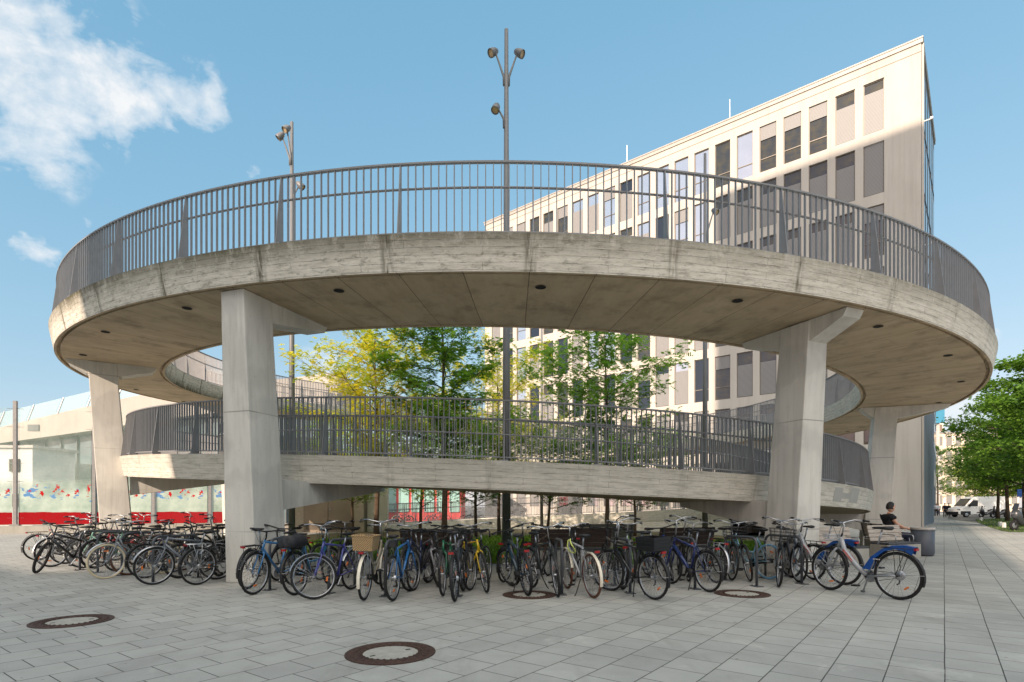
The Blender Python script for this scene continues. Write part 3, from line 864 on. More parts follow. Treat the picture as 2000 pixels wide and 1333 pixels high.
# --- between the two front columns
bk(484, 1151, 'r', 6, 'black bicycle with rear rack against the front left column', 'diamond', c255(26, 32, 44), 10, 5, 'flat', rack='black', high=1)
bk(496, 1162, 'f', 14, 'light blue bicycle with chrome front rack, first right of the column', 'diamond', c255(42, 118, 176), 0, -3, 'flat', guards='black', rack=None)
bk(578, 1163, 'r', 14, 'blue bicycle carrying a big black top bag on its rack', 'step', c255(30, 104, 146), -4, -3, 'city', rack='black', extras=('top_bag',))
bk(613, 1171, 'f', 16, 'violet blue road-style bicycle with its front wheel turned side-on', 'diamond', c255(62, 66, 150), 44, -2, 'city', guards='silver', rack='silver', barcol=CHROME)
bk(662, 1140, 'f', 6, 'black bicycle with black saddle behind the violet blue one', 'diamond', BLK, -22, 3, 'flat')
bk(711.7, 1173, 'r', 2, 'beige bicycle with a wicker basket on its rack', 'step', c255(150, 140, 118), -6, 2, 'high', guards='cream', rack='silver', extras=('wicker_basket',), barcol=CHROME)
bk(768.6, 1174, 'r', 7, 'bright blue bicycle parked beside the one with the wicker basket', 'diamond', c255(26, 110, 178), 3, -3, 'flat', guards=None, rack=None, extras=('saddle_bag',))
bk(800, 1155, 'f', 8, 'dark blue bicycle seen end-on behind the bright blue one', 'mixte', c255(24, 40, 84), 6, 3, 'city')
bk(858.7, 1149, 'f', -35, 'grey mountain bike standing slantwise in front of the left dark bench', 'mtb', c255(84, 80, 84), 8, 4, 'flat', fat=1.35, guards=None, rack=None, forkcol=c255(150, 150, 154))
bk(866, 1164, 'f', 5, 'green bicycle with green fork seen end-on', 'diamond', c255(22, 110, 74), -4, 3, 'flat', rack='silver')
bk(889, 1175, 'r', 2, 'black bicycle with two red rear lights, seen end-on beside the green one', 'ebike', c255(18, 22, 32), 2, -2, 'flat', fat=1.2, rack='black', high=1)
bk(919, 1153.5, 'f', 13, 'black bicycle between the green and the yellow ones', 'diamond', BLK, 2, 3, 'city', guards=None, rack=None)
bk(948, 1158, 'f', -27, 'yellow racing bicycle with drop handlebar', 'road', c255(226, 186, 10), 14, 4, 'road', guards=None, rack=None, high=0)
bk(1030.7, 1164, 'r', -14, 'dark teal bicycle standing on the manhole cover', 'ebike', c255(24, 56, 74), -20, -7, 'flat', fat=1.2, rack='black', extras=('kickstand',))
bk(1086.6, 1166, 'f', -19, 'dark grey bicycle with chrome bars beside the lime cable lock', 'diamond', c255(44, 52, 54), 16, 2, 'city', guards='black', rack=None, barcol=CHROME, extras=('kickstand',))
bk(1158.6, 1168.6, 'r', -16, 'silver trekking bicycle with white rear mudguard and lime cable lock', 'diamond', c255(186, 188, 190), 6, -4, 'city', tyre=BROWNT, guards='cream', rack='black', extras=('lock', 'kickstand'), barcol=CHROME)
bk(1040, 1138, 'r', 20, 'brown bicycle behind the dark teal one', 'diamond', c255(70, 48, 38), 4, 2, 'flat', rack=None)
bk(1191, 1153.5, 'f', 30, 'black town bicycle with its front wheel turned side-on near the middle stand', 'step', BLK, 44, -2, 'high', rack='black', barcol=CHROME)
bk(1232, 1141, 'f', 10, 'lime green bicycle behind the one with the black crate', 'mixte', c255(104, 148, 52), -14, 3, 'city', rack='silver')
bk(1277, 1172, 'r', -27, 'black bicycle with a black crate on its rear rack', 'diamond', c255(20, 20, 24), -4, -3, 'high', rack='black', extras=('crate', 'double_kickstand'), high=1)
bk(1384, 1157, 'r', -20, 'black and blue trekking bicycle on a kickstand', 'ebike', c255(20, 44, 110), -6, -3, 'high', rack='black', extras=('kickstand',), high=1)
bk(1310, 1137, 'f', -10, 'blue bicycle between the crate bicycle and the black and blue one', 'diamond', c255(34, 70, 160), 22, 3, 'flat')
bk(1398, 1139, 'r', -16, 'dark grey bicycle just behind the black and blue one', 'step', c255(56, 58, 62), 10, 3, 'city', guards='silver', rack='silver')
bk(1432, 1134, 'f', 22, 'black bicycle with wire front basket behind the right stand', 'mixte', BLK, -18, 2, 'city', extras=('wire_basket',))
bk(1500, 1132, 'r', -24, 'pale blue bicycle with pale blue tyres', 'step', c255(120, 168, 190), 10, 3, 'city', tyre=BLUET, rack='silver', guards=None)
bk(1522, 1147, 'f', 24, 'black bicycle with wire front basket at the right stand, nearer', 'ebike', c255(26, 28, 32), -6, -2, 'high', rack='black', extras=('wire_basket', 'rear_light'), high=1)
bk(1562, 1138, 'f', 14, 'slate blue bicycle leaning on the front right column', 'diamond', c255(62, 78, 96), -12, 3, 'city')
bk(536, 1132, 'f', 10, 'black bicycle behind the first light blue one', 'diamond', BLK, 12, 3, 'flat', rack='black')
bk(628, 1133, 'r', 20, 'black bicycle in the second row behind the violet blue one, rack towards the camera', 'step', BLK, 6, -3, 'city', extras=('rear_light',))
bk(744, 1143, 'f', 0, 'black bicycle wedged behind the wicker basket bicycle', 'mixte', BLK, 18, 4, 'city')
bk(838, 1138, 'r', 14, 'black bicycle behind the slantwise grey mountain bike', 'diamond', BLK, -10, 3, 'flat')
bk(905, 1140, 'f', -10, 'black mountain bike tangled behind the end-on bicycles', 'mtb', BLK, -16, 3, 'flat', fat=1.3, guards=None, rack=None)
bk(985, 1138, 'r', 22, 'black bicycle between the yellow and the dark teal ones', 'mixte', BLK, 10, 3, 'city')
bk(1120, 1136, 'f', 12, 'black bicycle behind the silver trekking bicycle', 'diamond', BLK, 10, 3, 'flat', rack=None)
bk(1216, 1152, 'r', -6, 'dark bicycle pressed against the stand left of the crate bicycle', 'diamond', c255(40, 40, 46), 6, -3, 'flat', high=1)
bk(1345, 1136, 'r', 8, 'black bicycle behind the black and blue one, left side', 'step', BLK, 14, 3, 'high')
bk(1462, 1136, 'f', -8, 'black bicycle behind the clear hoop stand', 'diamond', BLK, 20, 3, 'flat')
bk(1588, 1133, 'r', -10, 'black bicycle directly behind the hire bicycles', 'diamond', BLK, 10, 2, 'flat', high=1)
bk(128, 1102, 'r', 36, 'black bicycle low in the left cluster behind the mountain bike', 'diamond', BLK, 6, 3, 'flat')
bk(228, 1116, 'f', 22, 'black bicycle behind the cream tyred one', 'mixte', BLK, -12, -3, 'city', rack='black')
bk(284, 1130, 'r', 36, 'dark blue bicycle between the cream tyred and the silver ones', 'diamond', c255(30, 40, 70), 10, 3, 'flat')
bk(180, 1094, 'r', 24, 'black bicycle with bars raised in the middle of the left cluster', 'step', BLK, -20, 3, 'high')
bk(350, 1130, 'f', 20, 'black bicycle between the silver framed one and the rack bicycle', 'mtb', BLK, 12, -4, 'flat', fat=1.3, guards=None, rack=None)
# --- the two hire bicycles
def hire(px, py, a, label, steer, z=0.0):
    e = bicycle(px, py, 'r', a, label, 'share', c255(166, 170, 174), steer, -2, 'city', rim=ALU, guards='black', rack='black', high=1, barcol=ALU, fat=1.15, scale=1.06)
    blue = M('hire_blue', S((18, 74, 146)), .35, 0, .05, 4, 0, .3)
    # blue rear shroud following the wheel
    mb = MB()
    prof = []
    outer = [(-.26, .765), (-.10, .79), (.06, .775), (.20, .72), (.37, .59), (.50, .40)]
    inner = [(R0+.045)*1.0]
    n = 12
    for s in (-1, 1):
        vs = []
        ins = [( (R0+.035)*math.cos(b), R0+(R0+.035)*math.sin(b)) for b in [math.radians(x) for x in (125, 105, 86, 64, 38, 8)]]
        for (ox, oz), (ix, iz) in zip(outer, ins): vs += [(ox, s*.033, oz), (ix, s*.038, iz)]
        fs = [(i*2, i*2+1, i*2+3, i*2+2) for i in range(5)]
        if s > 0: fs = [tuple(reversed(f)) for f in fs]
        mb.add(vs, fs, blue)
    vs = []
    for (ox, oz) in outer: vs += [(ox, -.033, oz), (ox, .033, oz)]
    mb.add(vs, [(i*2, i*2+1, i*2+3, i*2+2) for i in range(5)], blue)
    mb.build('blue_shroud', blue, e, False)
    mb = MB()
    d0 = Vector((.66, 0, .50)); d1 = Vector((.80, 0, .66))
    for s in (-1, 1):
        mb.add([d0+Vector((.0, s*.037, -.012)), d1+Vector((.0, s*.037, -.012)), d1+Vector((-.012, s*.037, .016)), d0+Vector((-.012, s*.037, .016))], [(0, 1, 2, 3)], M('red_lettering_strip', S((200, 60, 36)), .5))
        for i in range(9):
            p = d0.lerp(d1, (i+.6)/10); mb.box(p+Vector((-.004, s*.0385, .002)), (.007, .001, .016), M('white_letter', S((225, 215, 210)), .5), ax=Matrix.Rotation(-.8, 3, 'Y'))
    mb.build('frame_sticker', None, e)
    mb = MB()
    for s in (-1, 1):
        for i in range(5): mb.box((.235+.022*i, s*.0395, .56), (.012, .001, .016), M('white_letter', S((225, 215, 210)), .5))
    mb.build('shroud_mark', None, e)
    mb = MB(); mb.tube([(.46, -.05, .28), (.56, -.13, .14), (.66, -.22, .012)], .014, 6, ALU); mb.box((.67, -.23, .012), (.05, .04, .02), BLACK); mb.build('kickstand', ALU, e)
    mb = MB()
    for k in range(4):
        z = .80+.03*k; w = .12+.012*k
        mb.tube([(1.0+w*math.cos(2*PI*i/14)*.75, w*1.1*math.sin(2*PI*i/14), z) for i in range(14)], .006, 5, ALU, closed=True)
    for i in range(7): mb.tube([(.92+.03*i, -.11, .80), (.92+.03*i, .11, .80)], .004, 4, ALU)
    o = mb.build('front_carrier', ALU, e, True)
    axis = (HEADT-HEADB).normalized()
    o.matrix_basis = Matrix.Translation(HEADB) @ Matrix.Rotation(math.radians(-steer), 4, axis) @ Matrix.Translation(-HEADB)
    mb = MB(); mb.tube([(-.02, -.05, R0), (.1, -.058, R0-.005), (.42, -.055, .29)], .026, 8, ALU); mb.lathe([(0, 0), (.07, 0), (.075, .02), (.05, .05), (0, .05)], 20, ALU, (0, -.03, R0), Matrix.Rotation(PI/2, 3, 'X'))
    mb.build('drive_cover', ALU, e, True)
    return e
hire(1755, 1172, -25, 'silver hire bicycle with blue rear shroud, rightmost and complete in view', 8)
hire(1648, 1143, -22, 'second silver hire bicycle with blue shroud, half hidden behind the first', 14)

# hoop stands
def hoop(px, py, label, i):
    x, y = gp(px, py); er = Vector((x-.295, y-CYR)).normalized()
    e = empty('bicycle_stand', (x, y, 0), math.atan2(-er.y, -er.x), label, 'bicycle stand', 'grey hoop bicycle stands')
    mb = MB(); pts = [(0, 0, .01), (0, 0, .72)]
    for k in range(1, 6): a = k*PI/10; pts.append((.14-.14*math.cos(a), 0, .72+.14*math.sin(a)))
    for k in range(1, 6): a = k*PI/10; pts.append((.76+.14*math.sin(a), 0, .72+.14*math.cos(a)))
    pts += [(.9, 0, .01)]
    mb.tube(pts, .024, 10); mb.build('hoop', RAILD, e, True)
    for xx in (0, .9):
        mb = MB(); mb.box((xx, 0, .006), (.2, .14, .012)); 
        for dx in (-.07, .07): mb.tube([(xx+dx, .04, .01), (xx+dx, .04, .03)], .01, 6)
        mb.build('base_plate', RAILD, e)
HL = [(156, 1114, 'leftmost grey hoop stand in the left bicycle cluster'), (191, 1119, 'second hoop stand from the left, in the left cluster'), (238, 1124, 'hoop stand behind the cream tyred bicycle'),
      (299, 1140, 'hoop stand behind the silver framed bicycle left of the column'), (527, 1153, 'hoop stand first right of the front left column'),
      (642, 1160, 'hoop stand behind the violet blue bicycle'), (753, 1165, 'hoop stand between the wicker basket and bright blue bicycles'), (894, 1165, 'hoop stand beside the end-on black bicycle with red lights'),
      (1097.5, 1162, 'hoop stand holding the silver bicycle with the lime lock'), (1230.6, 1159, 'hoop stand left of the bicycle with the black crate'),
      (1357.5, 1151, 'hoop stand under the black and blue bicycle'), (1478, 1146, 'hoop stand right of the right manhole cover, standing clear'), (1566, 1141, 'rightmost hoop stand beside the hire bicycles')]
for i, (a, b, l) in enumerate(HL): hoop(a, b, l, i)

# ------------------------------------------------------------------ benches, bin, man
def woodmat(name, lo, hi):
    m, t, b = newmat(name); co = t.coord()
    n = t.noise(t.mapping(co, (1.2, 14, 14)), 2, 5, .6)
    t.put(b.inputs['Base Color'], t.ramp(n, [(.3, S(lo)), (.7, S(hi))])); b.inputs['Roughness'].default_value = .75
    t.put(b.inputs['Normal'], t.bump(n, .3, .004)); return m
WOODL = woodmat('weathered_grey_wood', (160, 148, 136), (204, 194, 182)); WOODD = woodmat('dark_stained_wood', (46, 34, 30), (84, 66, 58))
def bench(x, y, face, L, label, wood, arms=True, seat=True):
    """local -y is the front; face = world angle of the front direction"""
    e = empty('bench', (x, y, 0), face+PI/2, label, 'bench', 'slatted benches on concrete blocks around the bed')
    mb = MB(); mb.box((0, .05, .19), (L, .50, .38)); o = mb.build('concrete_block', CONC2, e)
    bvv = o.modifiers.new('bevel', 'BEVEL'); bvv.width = .012; bvv.segments = 2
    mb = MB()
    for k in range(5): mb.box((0, -.17+k*.098, .415), (L-.04, .085, .035))
    for xx in (-L/2+.25, L/2-.25): mb.box((xx, .03, .388), (.05, .44, .016), RAILD)
    mb.build('seat', wood, e)
    mb = MB(); th = math.radians(14)
    for k in range(4):
        s = .07+k*.112
        mb.box((0, .30+s*math.sin(th), .44+s*math.cos(th)), (L-.04, .028, .10), ax=Matrix.Rotation(-th, 3, 'X'))
    mb.build('backrest', wood, e)
    for xx in (-L/2+.12, 0, L/2-.12):
        mb = MB(); mb.box((xx, .305+.25*math.sin(th)+.01, .40+.27*math.cos(th)-.02), (.05, .02, .52), ax=Matrix.Rotation(-th, 3, 'X')); mb.build('back_support', RAILD, e)
    if arms:
        for xx in (-L/2+.32, L/2-.32):
            mb = MB(); mb.tube([(xx, -.19, .43), (xx, -.2, .58), (xx, -.17, .63), (xx, -.1, .645), (xx, .2, .645)], .014, 8); mb.build('armrest', ALU, e, True)
def rad_face(x, y, out=True):
    a = math.atan2(y-CYR, x-.1); return a if out else a+PI
bench(-1.75, 13.75, rad_face(-1.75, 13.75, False), 1.75, 'dark slatted bench seen from behind, left of the green bed', WOODD, False)
bench(1.35, 13.7, rad_face(1.35, 13.7, False), 1.95, 'dark slatted bench seen from behind, right of the green bed', WOODD, False)
bench(4.25, 14.6, rad_face(4.25, 14.6, False), 1.7, 'dark slatted bench behind the black and blue bicycle', WOODD, False)
bench(7.85, 14.0, D(-75), 1.9, 'pale wooden bench behind the hire bicycles, nearest the right column', WOODL)
bench(10.55, 15.6, D(-68), 1.35, 'pale wooden bench with armrests just left of the litter bin', WOODL)
bench(11.55, 17.6, D(-8), 1.5, 'pale wooden bench the man in black sits on', WOODL, True)
bench(2.75, 17.6, rad_face(2.75, 17.6, False), 1.9, 'grey slatted bench far behind in the bed near the thin tree', woodmat('grey_slats', (84, 84, 82), (120, 118, 114)), False)
x, y = gp(1812, 1087)
e = empty('litter_bin', (x, y+.2, 0), 0, 'dark slate round litter bin with pale rim beside the seated man', 'litter bin')
mb = MB(); mb.lathe([(.0, .02), (.27, .02), (.27, .06), (.285, .08), (.285, .76), (.0, .76)], 40); mb.build('body', M('slate_bin_paint', S((78, 84, 94)), .5), e, True)
mb = MB(); mb.lathe([(.29, .74), (.30, .75), (.30, .80), (.29, .81), (.20, .81), (.19, .79), (.19, .7), (.0, .7)], 40); mb.build('rim', M('bin_rim', S((176, 172, 166)), .5), e, True)
mb = MB(); mb.lathe([(.0, .0), (.24, .0), (.24, .022), (.0, .022)], 24); mb.build('foot', BLACK, e)

SKIN = plain('skin', S((206, 158, 132)), .55, 0, .06, 10); 
def skinned(name, verts, edges, radii, mat, parent, sub=2):
    me = bpy.data.meshes.new(name); me.from_pydata(verts, edges, []); o = bpy.data.objects.new(name, me); COL.objects.link(o)
    sk = o.modifiers.new('skin', 'SKIN'); sk.use_smooth_shade = True
    o.modifiers.new('sub', 'SUBSURF').levels = sub; o.modifiers['sub'].render_levels = sub
    lay = me.skin_vertices[0].data if me.skin_vertices else None
    if lay is None:
        bm = bmesh.new(); bm.from_mesh(me); bm.verts.layers.skin.verify(); bm.to_mesh(me); bm.free(); lay = me.skin_vertices[0].data
    for i, r in enumerate(radii):
        lay[i].radius = (r, r) if not hasattr(r, '__len__') else r
        lay[i].use_root = (i == 0)
    me.materials.append(mat)
    dg = bpy.context.evaluated_depsgraph_get(); ev = o.evaluated_get(dg)
    m2 = bpy.data.meshes.new_from_object(ev); bpy.data.objects.remove(o)
    m2.materials.clear(); m2.materials.append(mat)
    for p in m2.polygons: p.use_smooth = True
    return link(name, m2, parent)
def head(parent, c, hair, facing=0.0, s=1.0):
    """c = head centre; face looks along +x before rotation"""
    c = Vector(c); R = Matrix.Rotation(facing, 3, 'Z')
    mb = MB(); vs = []; fs = []; nu, nv = 20, 14
    for j in range(nv+1):
        th = PI*j/nv
        for i in range(nu):
            ph = 2*PI*i/nu; x = .098*math.sin(th)*math.cos(ph); y = .076*math.sin(th)*math.sin(ph); z = .122*math.cos(th)
            if z < 0: x *= 1+.5*z; y *= 1+1.6*z; x += -.06*z if math.cos(ph) > 0 else .12*z*-1*.3
            if math.cos(ph) > .9 and -.045 < z < .02: x += .022*(1-abs(z+.02)/.045 if abs(z+.02) < .045 else 0)
            vs.append(c+R@Vector((x, y, z))*s)
    for j in range(nv):
        for i in range(nu): fs.append((j*nu+i, (j+1)*nu+i, (j+1)*nu+(i+1) % nu, j*nu+(i+1) % nu))
    mb.add(vs, fs, SKIN)
    for sy in (-1, 1):
        mb.lathe([(0, -.008), (.02, -.006), (.024, 0), (.018, .008), (0, .008)], 10, SKIN, c+R@Vector((-.005, sy*.078, -.01))*s, R@Matrix.Rotation(PI/2, 3, 'X'))
        mb.lathe([(0, 0), (.009, .0), (.0, .004)], 8, BLACK, c+R@Vector((.088, sy*.032, .01))*s, R@Matrix.Rotation(PI/2, 3, 'Y'))
    mb.lathe([(0, 0), (.02, 0), (.0, .003)], 8, M('lips', S((168, 96, 84)), .5), c+R@Vector((.089, 0, -.058))*s, R@Matrix.Rotation(PI/2, 3, 'Y')@Matrix.Scale(.35, 3, (1, 0, 0)))
    h = mb.build('head', SKIN, parent, True)
    mb = MB(); vs = []; fs = []
    for j in range(9):
        th = PI*.62*j/8
        for i in range(nu):
            ph = 2*PI*i/nu; lim = 1.0
            t2 = th
            if math.cos(ph) > .1: t2 = min(th, PI*(.24+.16*(1-math.cos(ph))))
            x = .106*math.sin(t2)*math.cos(ph)-.006; y = .084*math.sin(t2)*math.sin(ph); z = .130*math.cos(t2)+.002
            vs.append(c+R@Vector((x, y, z))*s)
    for j in range(8):
        for i in range(nu): fs.append((j*nu+i, (j+1)*nu+i, (j+1)*nu+(i+1) % nu, j*nu+(i+1) % nu))
    mb.add(vs, fs, hair); mb.build('hair', hair, parent, True)
def hand(parent_mb_list, *a): pass
def fingers(parent, wrist, d, up, s=1.0, name='hand'):
    d = Vector(d).normalized(); up = Vector(up).normalized(); w = d.cross(up).normalized(); up = w.cross(d)
    wrist = Vector(wrist); mb = MB()
    mb.tube([wrist, wrist+d*.03*s, wrist+d*.085*s], [.022*s, .034*s, .032*s], 8, SKIN)
    for i, (o_, l) in enumerate(((-.030, .07), (-.011, .082), (.009, .076), (.028, .06))):
        b = wrist+d*.08*s+w*o_*s
        mb.tube([b, b+d*l*.5*s-up*.008*s, b+d*l*.85*s-up*.028*s, b+d*l*.9*s-up*.045*s], [.0095*s, .009*s, .008*s, .006*s], 6, SKIN)
    b = wrist+d*.03*s-w*.03*s
    mb.tube([b, b-w*.03*s+d*.025*s, b-w*.038*s+d*.055*s-up*.015*s], [.012*s, .0105*s, .008*s], 6, SKIN)
    return mb.build(name, SKIN, parent, True)
HAIRD = plain('dark_hair', (.02, .017, .016), .6, 0, .3, 30, .5); TEE = plain('black_tshirt', (.012, .012, .016), .85); JEANS = plain('navy_jeans', S((30, 36, 62)), .85, 0, .2, 20)
# seated man, facing +x locally
man = empty('person', (11.62, 17.45, 0), D(-2), 'seated man in black T-shirt and dark jeans, arm on the armrest, looking away right', 'person')
man.scale = (1.12,)*3
V = [(-.02, 0, .50), (-.05, 0, .66), (-.08, 0, .82), (-.085, 0, .98), (-.07, 0, 1.05), (-.055, 0, 1.12),
     (.08, -.10, .49), (.46, -.13, .48), (.50, -.13, .28), (.50, -.13, .06), (.60, -.14, .03), (.08, .10, .49), (.46, .13, .48), (.50, .13, .28), (.52, .13, .06), (.62, .14, .03),
     (-.075, -.17, .985), (-.02, -.225, .80), (.17, -.22, .70), (.29, -.18, .67), (-.075, .17, .985), (-.0, .225, .79), (.20, .18, .70), (.30, .14, .68)]
Ed = [(0, 1), (1, 2), (2, 3), (3, 4), (4, 5), (0, 6), (6, 7), (7, 8), (8, 9), (9, 10), (0, 11), (11, 12), (12, 13), (13, 14), (14, 15), (3, 16), (16, 17), (17, 18), (18, 19), (3, 20), (20, 21), (21, 22), (22, 23)]
Rr = [(.15, .11), (.135, .105), (.155, .115), (.14, .10), .055, .05, .09, .065, .055, .045, .035, .09, .065, .055, .045, .035, .06, .046, .036, .026, .06, .046, .036, .026]
skinned('body', V, Ed, Rr, SKIN, man)
skinned('tshirt', [(-.02, 0, .52), (-.05, 0, .68), (-.08, 0, .83), (-.085, 0, .97), (-.07, 0, 1.04), (-.075, -.175, .985), (-.045, -.205, .88), (-.075, .175, .985), (-.035, .205, .88)],
        [(0, 1), (1, 2), (2, 3), (3, 4), (3, 5), (5, 6), (3, 7), (7, 8)], [(.18, .135), (.17, .14), (.20, .15), (.175, .13), .075, .105, .084, .105, .084], TEE, man)
skinned('jeans', [(-.02, 0, .47), (-.03, 0, .56), (.09, -.10, .485), (.46, -.13, .48), (.50, -.13, .28), (.50, -.13, .10), (.09, .10, .485), (.46, .13, .48), (.50, .13, .28), (.52, .13, .10)],
        [(0, 1), (0, 2), (2, 3), (3, 4), (4, 5), (0, 6), (6, 7), (7, 8), (8, 9)], [(.165, .12), (.15, .12), .10, .076, .066, .06, .10, .076, .066, .06], JEANS, man)
mb = MB()
for s in (-1, 1): mb.box((.56, s*.135, .04), (.26, .09, .08), BLACK)
mb.build('shoes', BLACK, man)
head(man, (-.02, 0, 1.24), HAIRD, .25, 1.16)
fingers(man, (.29, -.18, .67), (1, .1, -.25), (0, 0, 1)); fingers(man, (.30, .14, .68), (1, -.5, -.3), (0, 0, 1))

def walker(x, y, rz, label, top, bottom, hair, phase=1):
    e = empty('person', (x, y, 0), rz, label, 'person', 'people walking along the street')
    p = phase
    V = [(0, 0, .95), (0, 0, 1.15), (0, 0, 1.38), (0, 0, 1.50), (.02, 0, 1.57), (.0, -.09, .9), (.10*p, -.1, .50), (.02+.12*p, -.1, .08), (.18+.10*p, -.1, .04),
         (.0, .09, .9), (-.04*p, .1, .50), (-.22*p, .1, .12), (-.08*p, .1, .05), (0, -.19, 1.43), (-.06*p, -.24, 1.18), (.02, -.24, .95), (0, .19, 1.43), (.02*p, .24, 1.18), (.16, .23, .98)]
    Ed = [(0, 1), (1, 2), (2, 3), (3, 4), (0, 5), (5, 6), (6, 7), (7, 8), (0, 9), (9, 10), (10, 11), (11, 12), (2, 13), (13, 14), (14, 15), (2, 16), (16, 17), (17, 18)]
    R_ = [(.12, .16), (.10, .14), (.12, .16), .06, .05, .09, .062, .045, .04, .09, .062, .045, .04, .06, .045, .033, .06, .045, .033]
    skinned('body', V, Ed, R_, SKIN, e, 1)
    skinned('jacket', V[:4]+[V[13], V[14], V[15], V[16], V[17], V[18]], [(0, 1), (1, 2), (2, 3), (2, 4), (4, 5), (5, 6), (2, 7), (7, 8), (8, 9)],
            [(.14, .19), (.125, .17), (.14, .185), .068, .075, .06, .05, .075, .06, .05], top, e, 1)
    skinned('trousers', [V[0], V[5], V[6], V[7], V[9], V[10], V[11]], [(0, 1), (1, 2), (2, 3), (0, 4), (4, 5), (5, 6)], [(.135, .175), .1, .078, .062, .1, .078, .062], bottom, e, 1)
    head(e, (.02, 0, 1.68), hair, 0)
    fingers(e, V[15], (.2, 0, -1), (1, 0, 0)); fingers(e, V[18], (.4, 0, -1), (1, 0, 0))
NAVY = plain('navy_cloth', S((24, 28, 48)), .85); WHITEC = plain('white_cloth', S((214, 218, 226)), .8); BLKC = plain('black_cloth', (.015, .015, .018), .85); DENIM = plain('denim', S((60, 70, 100)), .85)
for (px, py, lab, tp, bt, ph, rz) in ((1845.5, 1012, 'person in dark navy jacket walking away along the blue building', NAVY, BLKC, 1, D(53)), (1853, 1010, 'person in dark clothes just right of the navy jacket', BLKC, NAVY, -1, D(53)),
                                (1828.5, 1009.5, 'person in white shirt and black trousers beside the building wall', WHITEC, BLKC, 1, D(230)), (1833, 1008.5, 'person in pale shirt and blue jeans walking beside the white-shirted one', WHITEC, DENIM, -1, D(230))):
    x, y = gp(px, py); walker(x, y, rz, lab, tp, bt, HAIRD, ph)

# ------------------------------------------------------------------ lamp posts
def lamp_post(px, Y, h, r0, r1, heads, label, name='lamp_post'):
    X = (px-1000)/F*Y
    e = empty(name, (X, Y, 0), 0, label, 'lamp post', 'tall grey lamp posts inside the ramp')
    mb = MB(); mb.tube([(0, 0, 0), (0, 0, h*.5), (0, 0, h-.02), (0, 0, h)], [r0, (r0+r1)/2, r1, r1*.4], 14); mb.build('pole', POLE, e, True)
    for (zz, dx, dy, L, tx, ty) in heads:
        mb = MB(); d = Vector((dx, dy, 0)).normalized()
        a = d*r1+Vector((0, 0, zz-.12)); b = d*(.14+.2*L)+Vector((0, 0, zz+L))
        mb.tube([a, a+Vector((0, 0, .25))+d*.02, b], [.045, .034, .022], 8); arm = mb.build('arm', POLE, e, True)
        ax = Vector((tx, ty, -.55)).normalized(); q = ax.to_track_quat('Z', 'Y').to_matrix()
        c = b+d*.09+Vector((0, 0, .03))
        mb = MB(); mb.lathe([(.0, -.19), (.06, -.18), (.095, -.11), (.115, .0), (.118, .09), (.106, .10), (.10, .06), (.0, .045)], 20, POLE, c, q); hd = mb.build('lamp_head', POLE, e, True)
        mb = MB(); mb.lathe([(.0, .065), (.09, .065)], 16, None, c, q); mb.build('lens', M('lamp_lens', S((196, 170, 130)), .25), hd)
    return e
lamp_post(989, 16.0, 14.82, .125, .055, [(13.35, -1, 0, .78, -.6, -.4), (13.35, 1, .15, .80, .75, -.3), (12.15, -1, -.2, .36, -.15, -.25)], 'tallest dark grey lamp post in the middle with three spotlight heads')
lamp_post(570, 19.75, 14.75, .115, .055, [(13.35, -1, -.2, .80, -.5, -.1), (13.35, -.1, -1, .85, -.4, -.4), (12.1, 1, .1, .40, .6, .1)], 'sunlit lamp post with three spotlight heads left of the middle')
lamp_post(1377, 21.6, 14.8, .11, .05, [(11.6, 1, .2, 1.0, .3, -.5)], 'grey lamp post standing in front of the office windows at right')
lamp_post(1058, 32.0, 12.3, .09, .05, [], 'thin pale pole among the trees before the office facade')

# ------------------------------------------------------------------ office building
def facademat(name, lo, hi, joints=None):
    m, t, b = newmat(name); co = t.coord()
    n = t.noise(co, .35, 5, .6); n2 = t.noise(t.mapping(co, (1, 1, .15)), 1.2, 4, .6)
    c = t.ramp(t.math('ADD', t.math('MULTIPLY', n, .5), t.math('MULTIPLY', n2, .5)), [(.35, S(lo)), (.65, S(hi))])
    if joints:
        z = t.sep(co)[2]
        ln = t.math('LESS_THAN', t.math('ABSOLUTE', t.math('SUBTRACT', t.math('FRACT', t.math('DIVIDE', z, joints)), .5)), .006)
        c = t.mix(t.math('MULTIPLY', ln, .4), c, S((120, 116, 108)))
    st = t.noise(t.mapping(co, (1.6, 1.6, .08)), 1.4, 5, .7)
    c = t.mix(t.ramp(st, [(.50, 0.0), (.72, .3)]), c, S((140, 134, 124)))
    t.put(b.inputs['Base Color'], c); b.inputs['Roughness'].default_value = .8
    t.put(b.inputs['Normal'], t.bump(t.noise(co, 30, 3), .08, .01)); return m
FAC = facademat('cream_render', (182, 177, 168), (194, 189, 180))
SLATE = facademat('slate_cladding', (92, 104, 116), (112, 124, 136), 2.4)
BLIND = None
def blindmat():
    m, t, b = newmat('venetian_blind'); z = t.sep(t.coord())[2]
    w = t.math('FRACT', t.math('MULTIPLY', z, 11.0))
    c = t.mix(t.ramp(w, [(.0, 0.0), (.25, 1.0), (.85, .8), (1.0, 0.0)]), S((58, 59, 62)), S((152, 152, 151)))
    t.put(b.inputs['Base Color'], c); b.inputs['Roughness'].default_value = .5
    t.put(b.inputs['Normal'], t.bump(w, .5, .02)); return m
BLIND = blindmat()
PANE = glassmat('window_glass', S((60, 68, 78)), 1.0, .02); PANE.node_tree.nodes['Principled BSDF'].inputs['Specular IOR Level'].default_value = 1.0
PANE.node_tree.nodes['Principled BSDF'].inputs['Metallic'].default_value = .55
PANE.node_tree.nodes['Principled BSDF'].inputs['Base Color'].default_value = (.5, .52, .55, 1)
